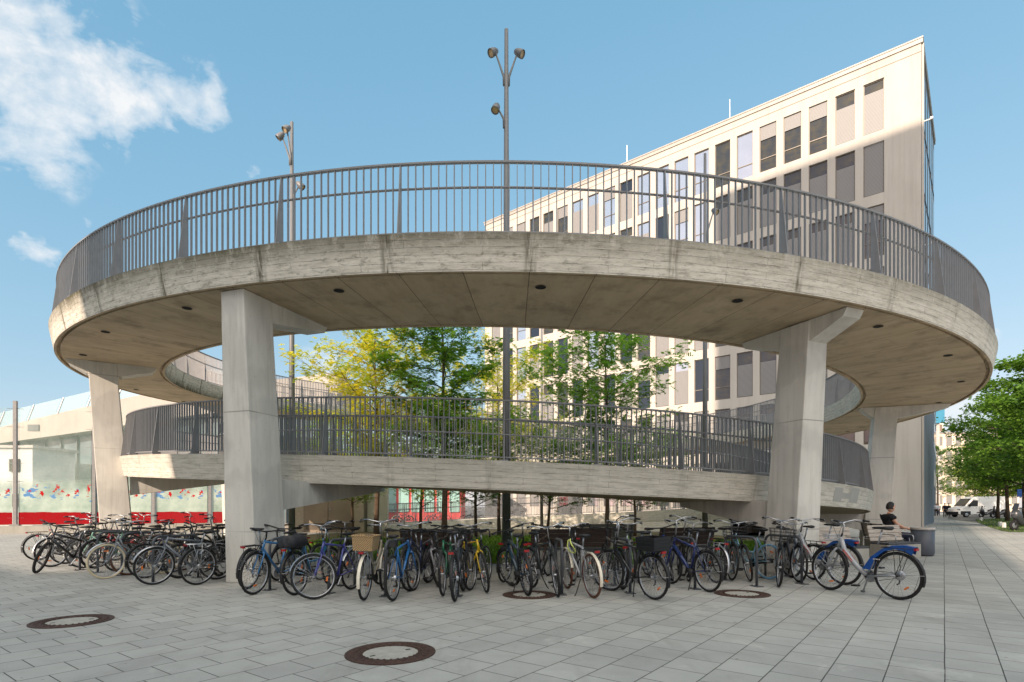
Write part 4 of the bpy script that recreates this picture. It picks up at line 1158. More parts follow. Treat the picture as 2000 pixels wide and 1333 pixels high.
def skyglass():
    m, t, b = newmat('reflective_glass'); b.inputs['Metallic'].default_value = .9; b.inputs['Roughness'].default_value = .03
    t.put(b.inputs['Base Color'], t.ramp(t.noise(t.coord(), .6, 2), [(.3, (.80, .78, .80)), (.7, (.90, .87, .88))])); return m
SKYG = skyglass()
def darkglass():
    m, t, b = newmat('dark_glass'); b.inputs['Roughness'].default_value = .04; b.inputs['Specular IOR Level'].default_value = .9
    t.put(b.inputs['Base Color'], t.ramp(t.noise(t.mapping(t.coord(), (1, 1, 2)), 1.4, 3), [(.4, (.03, .035, .04)), (.75, (.075, .065, .035))])); return m
DKG = darkglass()
WFR = plain('window_frame_metal', S((120, 114, 106)), .4, .3)
A0 = Vector((27.65, 38.5, 0)); FD = Vector((-.773, .634, 0)).normalized(); SD = Vector((.604, .797, 0))
FN = Vector((-FD.y, FD.x, 0)); FN = FN if FN.y < 0 else -FN
bld = empty('office_building', A0, math.atan2(FD.y, FD.x), 'tall cream wedge-shaped office building with rows of upright windows behind the ramp', 'building')
# local frame: x along facade (away to the left), y = into building (left-hand normal?)
LN = Vector((math.cos(math.atan2(FD.y, FD.x)+PI/2), math.sin(math.atan2(FD.y, FD.x)+PI/2), 0))
sy = -1.0 if LN.dot(SD) < 0 else 1.0   # local y sign that points into the building
BH = 32.72; BL = 39.66; BDP = 14.0
NW, NR = 21, 7
wx = [2.11+1.765*k for k in range(NW)]; ww = 1.25
def wtop(r): return 30.0+H-4.4*r
WHT = 3.62; REC = .20
mb = MB()
def fq(x0, x1, z0, z1, yy=0.0): mb.add([(x0, yy, z0), (x1, yy, z0), (x1, yy, z1), (x0, yy, z1)], [(0, 1, 2, 3)])
# facade with real openings
zc = [0]
for r in range(NR-1, -1, -1): zc += [wtop(r)-WHT, wtop(r)]
zc.append(BH)
xc = [0]
for x_ in wx: xc += [x_, x_+ww]
xc.append(BL)
for i in range(len(xc)-1):
    for j in range(len(zc)-1):
        if i % 2 == 1 and j % 2 == 1:
            x0, x1, z0, z1 = xc[i], xc[i+1], zc[j], zc[j+1]; R_ = sy*REC
            mb.add([(x0, 0, z0), (x1, 0, z0), (x1, 0, z1), (x0, 0, z1), (x0, R_, z0), (x1, R_, z0), (x1, R_, z1), (x0, R_, z1)],
                   [(0, 1, 5, 4), (1, 2, 6, 5), (2, 3, 7, 6), (3, 0, 4, 7)])
        else: fq(xc[i], xc[i+1], zc[j], zc[j+1])
yb = sy*BDP
mb.add([(0, 0, 0), (0, yb, 0), (0, yb, BH), (0, 0, BH)], [(0, 1, 2, 3)], SLATE)
mb.add([(BL, 0, 0), (BL, yb, 0), (BL, yb, BH), (BL, 0, BH), (0, yb, 0), (0, yb, BH)], [(0, 1, 2, 3), (1, 4, 5, 2)], FAC)
mb.mats[0] = FAC if mb.mats and mb.mats[0] is None else mb.mats[0]
mats_fix = mb
mb2 = MB(); mb2.v = mb.v; mb2.f = mb.f
wall = mb.build('wall', FAC, bld)
# the first faces were added without a material: make sure index 0 is the facade
wall.data.materials.clear()
for m_ in (FAC, SLATE): wall.data.materials.append(m_)
nface = len(wall.data.polygons)
for p in wall.data.polygons: p.material_index = 0
for p in wall.data.polygons:
    if p.index == nface-3: p.material_index = 1
mb = MB(); mb.box((BL/2-.02, sy*BDP/2, BH+.14), (BL+.16, BDP+.16, .28)); mb.box((BL/2, sy*BDP/2, BH+.33), (BL+.24, BDP+.24, .1)); mb.build('roof', plain('roof_edge_metal', S((168, 163, 155)), .5, .1), bld)
# thin shadow joint under the roof edge
mb = MB(); mb.box((BL/2, -sy*.012, BH-.55), (BL, .02, .05)); mb.build('cornice_line', M('shadow_joint', S((150, 144, 134)), .7), bld)
for s_m in (4.2+13.7, 6.6+21.6):
    pass
def winmesh(kind):
    """frame, pane, blind meshes in local window coords: x 0..ww, z 0..WHT, plane y=0"""
    f = MB(); t_ = .05
    for (cx_, cz_, lx, lz) in ((t_/2, WHT/2, t_, WHT), (ww-t_/2, WHT/2, t_, WHT), (ww/2, t_/2, ww-2*t_, t_), (ww/2, WHT-t_/2, ww-2*t_, t_), (ww/2, 1.05, ww-2*t_, .06)):
        f.box((cx_, 0, cz_), (lx, .07, lz))
    return mesh_from(f, 'window', WFR)
def rectmesh(z0, z1, y, m, name):
    b_ = MB(); b_.box((ww/2, y, (z0+z1)/2), (ww-.11, .012, z1-z0)); return mesh_from(b_, name, m)
WM = winmesh(0)
PM = {k: rectmesh(.06, WHT-.06, sy*.02, g, 'pane') for k, g in (('sky', SKYG), ('dark', DKG), ('pane', PANE))}
BM = {}
for fr in (1.0, .8, .72, .3): BM[fr] = rectmesh(.06 if fr > .5 else WHT*(1-fr), WHT*fr if fr > .5 else WHT-.06, -sy*.045, BLIND, 'blind')
allw = []
for r in range(NR):
    for k in range(NW): allw.append((r, k))
allw.sort(key=lambda a: (A0+FD*wx[a[1]]).length+ (6 if a[0] > 5 else 0))
stuff = MB()
known = {(0, 0): ('dark', .8), (0, 1): ('dark', .72), (0, 2): ('dark', .3), (0, 3): ('dark', .3), (0, 4): ('dark', .3), (0, 5): ('sky', None), (0, 6): ('dark', None), (0, 7): ('sky', None), (0, 8): ('sky', None), (0, 9): ('sky', None), (0, 10): ('sky', None), (0, 11): ('pane', .72)}
rnd = random.Random(5)
for n_, (r, k) in enumerate(allw):
    g, bl = known.get((r, k), (rnd.choice(('sky', 'dark', 'pane')) if k > 6 else 'dark', rnd.choice((.8, .72, 1.0, .8, .72, .3)) if (k < 5 or rnd.random() < .62) else None))
    if r >= 5 and 9 < k < 17 and bl and rnd.random() < .5: bl = None; g = 'sky'
    x0, z0 = wx[k], wtop(r)-WHT
    if n_ < 100:
        w = link('window', WM, bld); w.location = (x0, sy*(REC-.06), z0)
        link('pane', PM[g], w)
        if bl: link('blind', BM[bl], w)
    else:
        for me in [WM, PM[g]]+([BM[bl]] if bl else []):
            o0 = len(stuff.v); mm = stuff.mid(me.materials[0])
            for v in me.vertices: stuff.v.append((v.co.x+x0, v.co.y+sy*(REC-.06), v.co.z+z0))
            for p in me.polygons: stuff.f.append(tuple(i+o0 for i in p.vertices)); stuff.mi.append(mm)
o = stuff.build('windows', None, bld); o['kind'] = 'stuff'
# roof masts
for sx, hh in ((13.0, 2.2), (22.5, 2.2)):
    mb = MB(); mb.tube([(sx, sy*.8, BH+.3), (sx, sy*.8, BH+.3+hh)], .035, 5); mb.build('lightning_rod', ALU, bld)
for zz in (BH-5.2, BH-13.6):
    mb = MB(); mb.box((-.35, sy*.3, zz), (.5, .06, .06)); mb.box((-.55, sy*.3, zz+.06), (.16, .12, .14)); mb.build('security_camera', M('white_paint', S((220, 220, 216)), .5), bld)
# side (street) facade windows of the tower
for r in range(4):
    for k in range(6):
        mb = MB(); mb.box((-.03, sy*(1.2+k*2.1+.6), wtop(r)-WHT/2), (.05, 1.3, WHT)); mb.build('side_window', DKG, bld)
# low wing along the street
def sloc(a, k): x_, y_ = at_street(a, k); return (x_, y_)
wing = empty('street_wing', (0, 0, 0), 0, 'slate blue clad wing running along the street behind the white corner', 'building')
mb = MB(); mb.prism([sloc(0, BDP+.02), sloc(0, 74), sloc(-14, 74), sloc(-14, BDP+.02)], 0, 19.5); mb.build('wall', SLATE, wing)
for z0, z1, m_ in ((4.2, 6.4, FAC), (9.4, 10.2, M('pale_string_course', S((190, 200, 206)), .5)), (14.2, 15.0, M('pale_string_course', S((190, 200, 206)), .5))):
    mb = MB(); mb.prism([sloc(.06, BDP+.1), sloc(.06, 73.5), sloc(-.2, 73.5), sloc(-.2, BDP+.1)], z0, z1); mb.build('string_course', m_, wing)
mb = MB()
for k in range(24): 
    mb.prism([sloc(.05, BDP+1+k*2.4), sloc(.05, BDP+2.5+k*2.4), sloc(-.1, BDP+2.5+k*2.4), sloc(-.1, BDP+1+k*2.4)], 10.6, 13.2)
mb.build('window_band', DKG, wing)
# tower street side is slate: ground plinth strip and pale corner edge
mb = MB(); mb.prism([sloc(.03, .0), sloc(.03, .25), sloc(-.1, .25), sloc(-.1, .0)], 0, BH); mb.build('corner_edge', FAC, bld)
bld_inv = None
for o in bld.children:
    if o.name.startswith('corner_edge'):
        o.matrix_parent_inverse = (Matrix.Translation(A0) @ Matrix.Rotation(math.atan2(FD.y, FD.x), 4, 'Z')).inverted()

# ------------------------------------------------------------------ far street end
def block(name, x0, x1, y, dep, h, mat, label, cols, rows, wmat, z0=1.2, wfrac=.55, hfrac=.6, roofh=.5, cat='building', group=None):
    e = empty(name, ((x0+x1)/2, y, 0), 0, label, cat, group); L = x1-x0
    mb = MB(); mb.box((0, dep/2, h/2), (L, dep, h)); mb.build('wall', mat, e)
    mb = MB(); mb.box((0, dep/2, h+roofh/2), (L+.4, dep+.4, roofh)); mb.build('roof', M('roof_grey', S((180, 176, 170)), .7), e)
    fh = (h-z0)/rows; cw = L/cols
    fm = MB(); w_, h_ = cw*wfrac, fh*hfrac
    for (a, b_, c_, d_) in ((0, h_/2, w_, .08), (0, -h_/2, w_, .08), (w_/2, 0, .08, h_), (-w_/2, 0, .08, h_)): fm.box((a, 0, b_), (c_, .12, d_))
    fm.add([(-w_/2, .02, -h_/2), (w_/2, .02, -h_/2), (w_/2, .02, h_/2), (-w_/2, .02, h_/2)], [(0, 1, 2, 3)], wmat)
    me = mesh_from(fm, 'window', WFR)
    for r in range(rows):
        for c in range(cols):
            o = link('window', me, e); o.location = (-L/2+cw*(c+.5), -.04, z0+fh*(r+.5))
    return e
CREAM = facademat('cream_stone', (222, 208, 184), (236, 224, 204)); 
block('apartment_block', 1826/1*0+ (1826-1000)/F*150, (1990-1000)/F*150, 150, 12, 20.5, CREAM, 'cream block with grey windows closing the street end', 9, 5, M('grey_pane', S((140, 138, 134)), .3))
block('tower_block', (1823-1000)/F*210, (1842-1000)/F*210, 210, 10, 40, CREAM, 'slim pale tower rising behind the street end', 2, 10, M('brown_pane', S((140, 120, 110)), .3))
e = empty('blue_billboard', ((1834-1000)/F*146, 146, 0), 0, 'turquoise panel high on the pale tower at the street end', 'panel')
mb = MB(); mb.box((0, 0, 18.5+7.5), (2.6, .4, 6.6)); mb.build('panel', M('turquoise_panel', S((70, 140, 170)), .5), e)
mb = MB(); mb.box((0, .5, 11.4), (.8, .4, 22.7)); mb.build('mast', M('mast_grey', S((190, 186, 178)), .6), e)

# ------------------------------------------------------------------ van, scooters, sign
def van(px, py, label):
    X, Y = gp(px, py); e = empty('van', (X, Y, 0), 0, label, 'van')   # origin at the front wheel, nose towards -x
    WP = M('white_van_paint', S((222, 222, 220)), .3, 0, .03, 2, 0, .5)
    prof = [(-1.0, .35), (-1.05, .75), (-.98, 1.05), (-.15, 1.38), (.75, 2.35), (1.15, 2.62), (5.0, 2.66), (5.12, 2.5), (5.15, .35)]
    n = len(prof); mb = MB(); W = 1.0
    vs = [(x_, -W*(1 if z_ < 1.5 else .93), z_) for x_, z_ in prof]+[(x_, W*(1 if z_ < 1.5 else .93), z_) for x_, z_ in prof]
    mb.add(vs, [tuple(range(n-1, -1, -1)), tuple(range(n, 2*n))]+[(i, (i+1) % n, (i+1) % n+n, i+n) for i in range(n)])
    o = mb.build('body', WP, e); bvv = o.modifiers.new('bevel', 'BEVEL'); bvv.width = .06; bvv.segments = 3
    mb = MB(); mb.add([(.15, -1.002, 1.45), (1.45, -1.0, 1.42), (1.5, -.965, 2.15), (.85, -.962, 2.18)], [(0, 1, 2, 3)]); mb.box((.75, -1.0, 1.43), (1.3, .02, .03), BLACK); mb.build('side_window', DKG, e)
    mb = MB(); mb.add([(-.12, -.9, 1.43), (-.12, .9, 1.43), (.72, .84, 2.36), (.72, -.84, 2.36)], [(0, 1, 2, 3)]); o = mb.build('windscreen', DKG, e); o.location = (-.02, 0, .02)
    mb = MB(); mb.box((-.95, 0, .5), (.3, 1.96, .4)); mb.box((2.6, -1.01, .62), (2.6, .05, .1)); mb.box((-.1, -1.0, .55), (1.25, .04, .45)); mb.build('bumper', BLACK, e)
    for xx in (0, 3.5):
        w = MB(); w.lathe([(.0, -.1), (.2, -.11), (.22, -.12), (.33, -.12), (.35, -.08), (.35, .1)], 24, RUBBER, (0, 0, 0), Matrix.Rotation(PI/2, 3, 'X').inverted().transposed() if False else Matrix.Rotation(-PI/2, 3, 'X'))
        o = w.build('wheel', RUBBER, e, True); o.location = (xx, -.92, .35)
        h = MB(); h.lathe([(.0, -.13), (.08, -.135), (.21, -.118)], 16, ALU, (0, 0, 0), Matrix.Rotation(-PI/2, 3, 'X')); h.build('hubcap', ALU, o)
        w2 = link('wheel', o.data, e); w2.location = (xx, .92, .35)
    mb = MB(); mb.box((-.9, -.9, .98), (.2, .25, .2)); mb.build('headlight', CHROME, e)
    mb = MB(); mb.box((.35, -1.12, 1.5), (.1, .2, .3)); mb.build('mirror', BLACK, e)
    mb = MB(); mb.box((1.62, -1.0, 1.45), (.02, .012, 1.9)); mb.box((1.25, -1.01, 1.2), (.18, .02, .04)); mb.build('door_seam', M('seam_grey', S((120, 120, 120)), .6), e)
van(1875.5, 1010.6, 'white panel van crossing the end of the path, nose to the left')

def scooter(x, y, rz, label, s=1.0, body=(.03, .03, .035)):
    e = empty('motor_scooter', (x, y, 0), rz, label, 'motor scooter', 'motor scooters parked by the street trees'); e.scale = (s,)*3
    pm = paint(body); R_ = Matrix.Rotation(PI/2, 3, 'X')
    for nm, xx in (('rear_wheel', 0), ('front_wheel', 1.35)):
        w = MB(); w.tube(circ(.20, 24), .065, 8, RUBBER, closed=True); w.lathe([(.0, -.03), (.12, -.04), (.16, -.02), (.16, .02), (.12, .04), (0, .03)], 16, ALU, (0, 0, 0), R_); o = w.build(nm, RUBBER, e, True); o.location = (xx, 0, .265)
    # body: lofted sections
    sec = [(-.35, .10, .72, .86), (-.15, .16, .48, .92), (.25, .19, .38, .88), (.55, .18, .30, .72), (.75, .17, .22, .42), (1.0, .20, .28, .62), (1.12, .24, .42, 1.02), (1.28, .20, .58, 1.12), (1.42, .10, .62, .92)]
    vs = []; fs = []; n = 10
    for x_, w_, z0, z1 in sec:
        for k in range(n):
            a = 2*PI*k/n; vs.append((x_, w_*math.copysign(abs(math.cos(a))**.7, math.cos(a)), (z0+z1)/2+(z1-z0)/2*math.sin(a)))
    for i in range(len(sec)-1):
        for k in range(n): fs.append((i*n+k, i*n+(k+1) % n, (i+1)*n+(k+1) % n, (i+1)*n+k))
    fs += [tuple(range(n-1, -1, -1)), tuple(range((len(sec)-1)*n, len(sec)*n))]
    mb = MB(); mb.add(vs, fs); mb.build('body', pm, e, True)
    mb = MB(); mb.tube([(-.3, 0, .88), (-.1, 0, .90), (.2, 0, .86), (.5, 0, .80)], [.06, .13, .13, .08], 10); mb.build('seat', BLACK, e, True)
    mb = MB(); mb.tube([(1.30, -.05, .60), (1.36, -.09, .27)], .03, 6); mb.tube([(1.30, .05, .60), (1.36, .09, .27)], .03, 6); mb.build('fork', BLACK, e, True)
    mb = MB(); mb.tube([(1.08, -.34, 1.08), (1.12, -.1, 1.12), (1.12, .1, 1.12), (1.08, .34, 1.08)], .018, 6)
    for s_ in (-1, 1): mb.tube([(1.12, s_*.2, 1.1), (1.16, s_*.3, 1.28)], .008, 4); mb.box((1.16, s_*.32, 1.3), (.02, .1, .07))
    mb.build('handlebar', BLACK, e, True)
    mb = MB(); mb.box((1.44, 0, .86), (.04, .16, .1)); mb.build('headlight', CHROME, e)
    mb = MB(); mb.add([(1.30, -.16, 1.08), (1.30, .16, 1.08), (1.18, .12, 1.38), (1.18, -.12, 1.38)], [(0, 1, 2, 3)]); o = mb.build('windscreen', M('smoked_screen', (.03, .03, .035), .1), e)
    so = o.modifiers.new('s', 'SOLIDIFY'); so.thickness = .01
x, y = gp(2012, 1037); scooter(x+.8, y+.5, D(190), 'dark grey maxi scooter cut by the right edge, on the grass', 1.15, S((58, 62, 66)))
x, y = gp(1926, 1011); scooter(x+1.0, y+.3, D(180), 'black scooter standing in front of the white van', 1.05)
x, y = gp(1953, 1012); scooter(x+1.0, y+.3, D(172), 'black scooter right of the first, behind the tree trunks', 1.05, S((30, 30, 34)))
for i, (px, py, l) in enumerate(((1953, 1029, 'small white box on the grass, left of the pair'), (1961, 1031, 'small white box on the grass beside the scooter wheel'), (1916, 1018, 'lone small white marker at the grass tip'))):
    x, y = gp(px, py); mb = MB(); mb.box((0, 0, .17), (.16, .14, .34)); mb.box((0, -.071, .26), (.1, .004, .05), M('dark_slot', (.03, .03, .03), .5)); o = mb.build('utility_box', M('white_paint', S((220, 220, 216)), .5)); o.location = (x, y, .0)
    o.data.materials[0] = M('white_paint'); tag(o, l, 'utility box', 'small white boxes on the grass')
x, y = gp(1999, 1024)
e = empty('parking_sign', (x, y, 0), 0, 'blue parking sign on a dark post at the right edge', 'sign')
mb = MB(); mb.tube([(0, 0, 0), (0, 0, 4.2)], .05, 8); mb.build('post', RAILD, e, True)
mb = MB(); mb.box((-.32, -.08, 2.45), (.5, .03, .6)); pl = mb.build('plate', M('sign_blue', S((40, 90, 170)), .4), e)

# ------------------------------------------------------------------ trees
BARK = plain('bark', S((96, 78, 62)), .95, 0, .35, 9, .8); BARKD = plain('dark_bark', S((74, 64, 54)), .95, 0, .35, 9, .8)
LOC = leafmat('locust_leaves', [(.13, .22, .03), (.22, .33, .04), (.32, .42, .05), (.48, .48, .06)], .5)
LOCY = leafmat('sunlit_yellow_locust_leaves', [(.26, .33, .04), (.45, .46, .05), (.66, .55, .07), (.78, .54, .09)], .5)  # yellow of the sunlit crowns is put into the leaf colour
LOCG = leafmat('green_locust_leaves', [(.08, .17, .035), (.14, .26, .045), (.21, .34, .05), (.30, .41, .06)], .5)
MAPLE = leafmat('maple_leaves', [(.045, .11, .014), (.085, .18, .02), (.13, .25, .026), (.19, .32, .04)], .35)
MAPLEY = leafmat('yellow_green_maple_leaves', [(.10, .18, .02), (.18, .27, .025), (.28, .36, .03), (.42, .42, .05)], .4)
def tree(X, Y, h, r, label, leaf, mode='locust', n_leaf=9000, crown0=.25, trunk=.09, seed=1, group='trees', name='tree', bark=None):
    rn = random.Random(seed); e = empty(name, (X, Y, 0), 0, label, 'tree', group); bark = bark or BARK
    mb = MB(); ends = []
    tp = [(0, 0, 0)]; ox = oy = 0
    for k in range(1, 9):
        ox += rn.uniform(-.05, .05); oy += rn.uniform(-.05, .05); tp.append((ox, oy, h*.94*k/8))
    mb.tube(tp, [trunk*(1-.88*(k/8)**1.1)*(1.25 if k == 0 else 1) for k in range(9)], 10, bark)
    nb = 30 if mode == 'locust' else 34
    for i in range(nb):
        f = crown0+(1-crown0)*(i+.5)/nb*.95; z0 = h*f*.93; a = i*2.4+rn.uniform(-.4, .4)
        if mode == 'locust': L = r*(.55+.6*math.sin(PI*min(1, (1-f)/(1-crown0)*.85+.12))**.8)*rn.uniform(.75, 1.15)
        else: L = r*math.sqrt(max(.08, 1-((f-crown0)/(1-crown0)*1.9-.85)**2 if (f-crown0)/(1-crown0) > .1 else .7))*rn.uniform(.8, 1.08)
        k0 = min(7, int(f*.93/.94*8)); base = Vector(tp[k0]).lerp(Vector(tp[k0+1]), (f*.93/.94*8-k0)) if k0 < 8 else Vector(tp[8]); 
        rise = rn.uniform(.2, .75) if mode == 'locust' else rn.uniform(.1, .45)
        d = Vector((math.cos(a), math.sin(a), rise)).normalized(); pts = [base]; p = base.copy()
        ns = 5
        for s in range(ns):
            d2 = (d+Vector((rn.uniform(-.25, .25), rn.uniform(-.25, .25), rn.uniform(-.2, .1)))).normalized(); p = p+d2*L/ns; pts.append(p.copy())
        r_b = trunk*.38*(1-f*.5); mb.tube(pts, [r_b*(1-.85*s/ns) for s in range(ns+1)], 5, bark)
        for s in range(1, ns+1):
            for q in range(2 if mode == 'locust' else 3):
                d3 = (d+Vector((rn.uniform(-1, 1), rn.uniform(-1, 1), rn.uniform(-.5, .6)))).normalized(); l3 = L*rn.uniform(.14, .34)
                e3 = pts[s]+d3*l3; mb.tube([pts[s], (pts[s]+e3)/2+Vector((0, 0, .03)), e3], [r_b*.3, r_b*.2, r_b*.08], 3, bark, False)
                ends.append((e3, d3)); ends.append(((pts[s]+e3)/2, d3))
    mb.build('trunk', bark, e, True)
    lv = MB(); per = max(1, int(n_leaf*(2.0 if mode == 'locust' else 1.5))//len(ends))
    for (c, d) in ends:
        if mode == 'locust':
            # fronds drooping from the twig
            nf = max(2, per//5)
            for _ in range(nf):
                a = rn.uniform(0, 2*PI); fd = Vector((math.cos(a), math.sin(a), rn.uniform(-.5, .35))).normalized(); fl = rn.uniform(.16, .34)
                b0 = c+Vector((rn.gauss(0, .15), rn.gauss(0, .15), rn.gauss(0, .13)))
                sd = fd.cross(Vector((0, 0, 1))).normalized()
                for q in range(5):
                    b = b0+fd*fl*(q+.5)/5-Vector((0, 0, .06*(q/5)**2)); lw = .075*(1-abs(q-2)*.15); ll = .05
                    tl = Vector((0, 0, rn.uniform(-.03, .03)))
                    lv.add([b-sd*lw*1.3+tl, b-fd*ll*.5, b+sd*lw*1.3-tl, b+fd*ll*.6], [(0, 1, 2, 3)])
        else:
            for _ in range(per):
                b = c+Vector((rn.gauss(0, .24), rn.gauss(0, .24), rn.gauss(0, .15))); s_ = rn.uniform(.06, .13)
                nn = Vector((rn.gauss(0, .6), rn.gauss(0, .6), 1)).normalized(); u = nn.orthogonal().normalized(); u = Matrix.Rotation(rn.uniform(0, 6.28), 3, nn)@u; w = nn.cross(u)
                lv.add([b-u*s_, b-w*s_*.7+u*s_*.1, b+u*s_*1.1, b+w*s_*.7+u*s_*.1], [(0, 1, 2, 3)])
    lv.build('crown', leaf, e)
    return e
def px_tree(px, Y, *a, **k): return tree((px-1000)/F*Y, Y, *a, **k)
GT = 'feathery locust trees inside the ramp'
px_tree(735, 20.5, 8.0, 2.2, 'yellowing feathery tree, leftmost inside the ramp', LOCY, n_leaf=13000, crown0=.30, trunk=.10, seed=11, group=GT, name='locust_tree')
px_tree(868, 18.5, 8.9, 1.9, 'tall green feathery tree between the yellow tree and the middle lamp post', LOCG, n_leaf=13000, crown0=.32, trunk=.10, seed=12, group=GT, name='locust_tree')
px_tree(975, 26.0, 8.6, 2.6, 'yellow-green feathery tree behind the middle lamp post', LOCY, n_leaf=9000, crown0=.30, trunk=.08, seed=13, group=GT, name='locust_tree')
px_tree(1188, 19.5, 7.9, 2.15, 'green feathery tree standing alone right of the middle lamp post', LOCG, n_leaf=11000, crown0=.30, trunk=.08, seed=14, group=GT, name='locust_tree')
px_tree(820, 29.0, 6.2, 3.0, 'low bushy tree behind the yellow tree', LOC, n_leaf=9000, crown0=.22, trunk=.08, seed=15, group=GT, name='locust_tree')
px_tree(930, 22.5, 4.9, 2.2, 'low green tree left of the middle lamp post', LOCG, n_leaf=6000, crown0=.30, trunk=.07, seed=16, group=GT, name='locust_tree')
px_tree(1070, 23.5, 4.6, 2.2, 'low green tree right of the middle lamp post', LOCG, n_leaf=6000, crown0=.30, trunk=.07, seed=17, group=GT, name='locust_tree')
px_tree(690, 27.5, 5.3, 2.4, 'low yellow-green tree behind the left railing', LOC, n_leaf=7000, crown0=.3, trunk=.07, seed=18, group=GT, name='locust_tree')
px_tree(1240, 27.0, 4.8, 2.2, 'low green tree before the office behind the lone green tree', LOCG, n_leaf=6000, crown0=.3, trunk=.07, seed=19, group=GT, name='locust_tree')
GS = 'maple trees lining the street'
for i, (px, Y, h, r, n, leaf, lab) in enumerate((
        (2056, 31.0, 10.6, 4.1, 17000, MAPLE, 'nearest dense green street tree cut by the right edge'), (2002, 41.0, 10.4, 3.8, 15000, MAPLE, 'dense green street tree second from the right edge'),
        (1968, 54.0, 10.4, 3.7, 12000, MAPLE, 'green street tree third from the right, trunk beside the van body'), (1949, 63.0, 9.6, 4.0, 9000, MAPLEY, 'yellow-green street tree whose trunk stands before the van door'),
        (1937, 78.0, 9.6, 4.2, 8000, MAPLEY, 'yellow-green street tree behind the white van'), (1905, 92.0, 9.5, 4.4, 7000, MAPLE, 'street tree behind the nose of the van'),
        (1832, 102.0, 13.0, 3.6, 6000, MAPLE, 'narrow dark tree at the far corner of the slate wing'))):
    px_tree(px, Y, h, r, lab, leaf, mode='maple', n_leaf=n, crown0=.27, trunk=.17, seed=30+i, group=GS, name='street_tree', bark=BARKD)

# ------------------------------------------------------------------ left: glass barrier, station, far blocks
def barrier_pane():
    m, t, b = newmat('frosted_printed_glass'); co = t.coord(); p = t.sep(co)
    z = t.math('ADD', p[2], 0.0)
    n = t.noise(t.mapping(co, (1, 1, 1.8)), 1.3, 4, .62, .2); n2 = t.noise(t.mapping(co, (1.6, 1, 1.3), (9, 4, 2)), 1.9, 5, .65, .2)
    base = t.ramp(t.noise(co, .8, 5, .6), [(.35, S((150, 172, 160))), (.65, S((204, 218, 206)))])
    red = t.math('MULTIPLY', t.math('LESS_THAN', z, t.math('ADD', .62, t.math('MULTIPLY', n, .12))), t.math('GREATER_THAN', z, .03))
    midband = t.math('MULTIPLY', t.math('GREATER_THAN', z, t.math('ADD', 1.0, t.math('MULTIPLY', n2, .5))), t.math('LESS_THAN', z, 2.15))
    blue = t.math('MULTIPLY', midband, t.math('GREATER_THAN', n, .575))
    rd = t.math('MULTIPLY', midband, t.math('MULTIPLY', t.math('GREATER_THAN', n2, .60), t.math('GREATER_THAN', z, 1.5)))
    dk = t.math('MULTIPLY', midband, t.math('GREATER_THAN', t.noise(t.mapping(co, (1, 1, .3), (3, 3, 3)), 4.0, 4, .7), .68))
    c = t.mix(red, base, S((150, 20, 26))); c = t.mix(blue, c, S((96, 140, 186))); c = t.mix(rd, c, S((176, 30, 34))); c = t.mix(dk, c, S((60, 66, 74)))
    t.put(b.inputs['Base Color'], c); b.inputs['Roughness'].default_value = .12
    solid = t.math('MAXIMUM', t.math('MAXIMUM', red, blue), t.math('MAXIMUM', rd, dk))
    fr = t.ramp(t.math('DIVIDE', z, 6.2), [(.0, .85), (.30, .75), (.40, .22), (1.0, .10)])
    t.put(b.inputs['Alpha'], t.math('MAXIMUM', t.math('MULTIPLY', solid, .97), fr))
    return m
BPM = barrier_pane()
bar = empty('glass_barrier', (0, 0, 0), 0, 'tall glass screen wall with red and blue print on steel posts, far left', 'glass wall')
pA = Vector((-33.0, 27.4, 0)); pB = Vector((-12.5, 34.0, 0)); dd = (pB-pA); LB = dd.length; dn = dd.normalized(); ang = math.atan2(dn.y, dn.x)
mb = MB(); mb.box((pA+pB)/2+Vector((0, 0, .2)), (LB, .35, .4), None, ang); mb.build('plinth', CONC2, bar)
def along(px):  # where the viewing ray of column px meets the barrier line
    a = (px-1000)/F; k = (a*pA.y-pA.x)/(dn.x-a*dn.y); return k
ks = [along(p) for p in (-230, -90, 30, 184, 300, 410)]+[along(410)+3.4]
for i, k in enumerate(ks):
    p = pA+dn*k; mb = MB(); mb.box(p+Vector((0, 0, .4+3.25)), (.15, .18, 6.5), None, ang); mb.box(p+Vector((0, 0, .44)), (.42, .34, .07), None, ang)
    for z in range(7):
        for s in (-1, 1): mb.tube([p+Vector((0, 0, .8+z*.95)), p+Vector((0, 0, .8+z*.95))+dn*s*.36], .012, 4)
    mb.build('post', M('post_steel', S((150, 148, 146)), .4, .4), bar)
    if i < len(ks)-1:
        L = ks[i+1]-k-.26; c = pA+dn*(k+.13+L/2); mb = MB(); mb.box((0, 0, 3.05), (L, .02, 6.1)); o = mb.build('glass_pane', BPM, bar); o.location = c+Vector((0, 0, .42)); o.rotation_euler = (0, 0, ang)
# station roof with glass parapet
STW = facademat('station_white', (170, 165, 156), (184, 179, 170))
stn = empty('station_building', (0, 0, 0), 0, 'white station building with a sweeping roof band and glass parapet, behind the glass wall', 'building')
YS = 46.0
def up(px, py, Y): return ((px-1000)/F*Y, Y, H+(HOR-py)/F*Y)
pts = [(-260, 880, 905), (-120, 862, 888), (0, 835, 866), (175, 793, 842), (300, 766, 822), (420, 752, 806), (520, 744, 800), (640, 730, 796), (660, 730, 796)]
mb = MB(); vs = []
for px, a, b_ in pts:
    x0, y0, z0 = up(px, a, YS); x1, y1, z1 = up(px, b_, YS); vs += [(x0, y0, z0), (x1, y1, z1), (x0, y0+9, z0), (x1, y1+9, z1)]
fs = []
for i in range(len(pts)-1):
    a = i*4; b_ = a+4; fs += [(a, a+1, b_+1, b_), (a+1, a+3, b_+3, b_+1), (a, b_, b_+2, a+2)]
fs += [(0, 2, 3, 1), (len(vs)-4, len(vs)-3, len(vs)-1, len(vs)-2)]
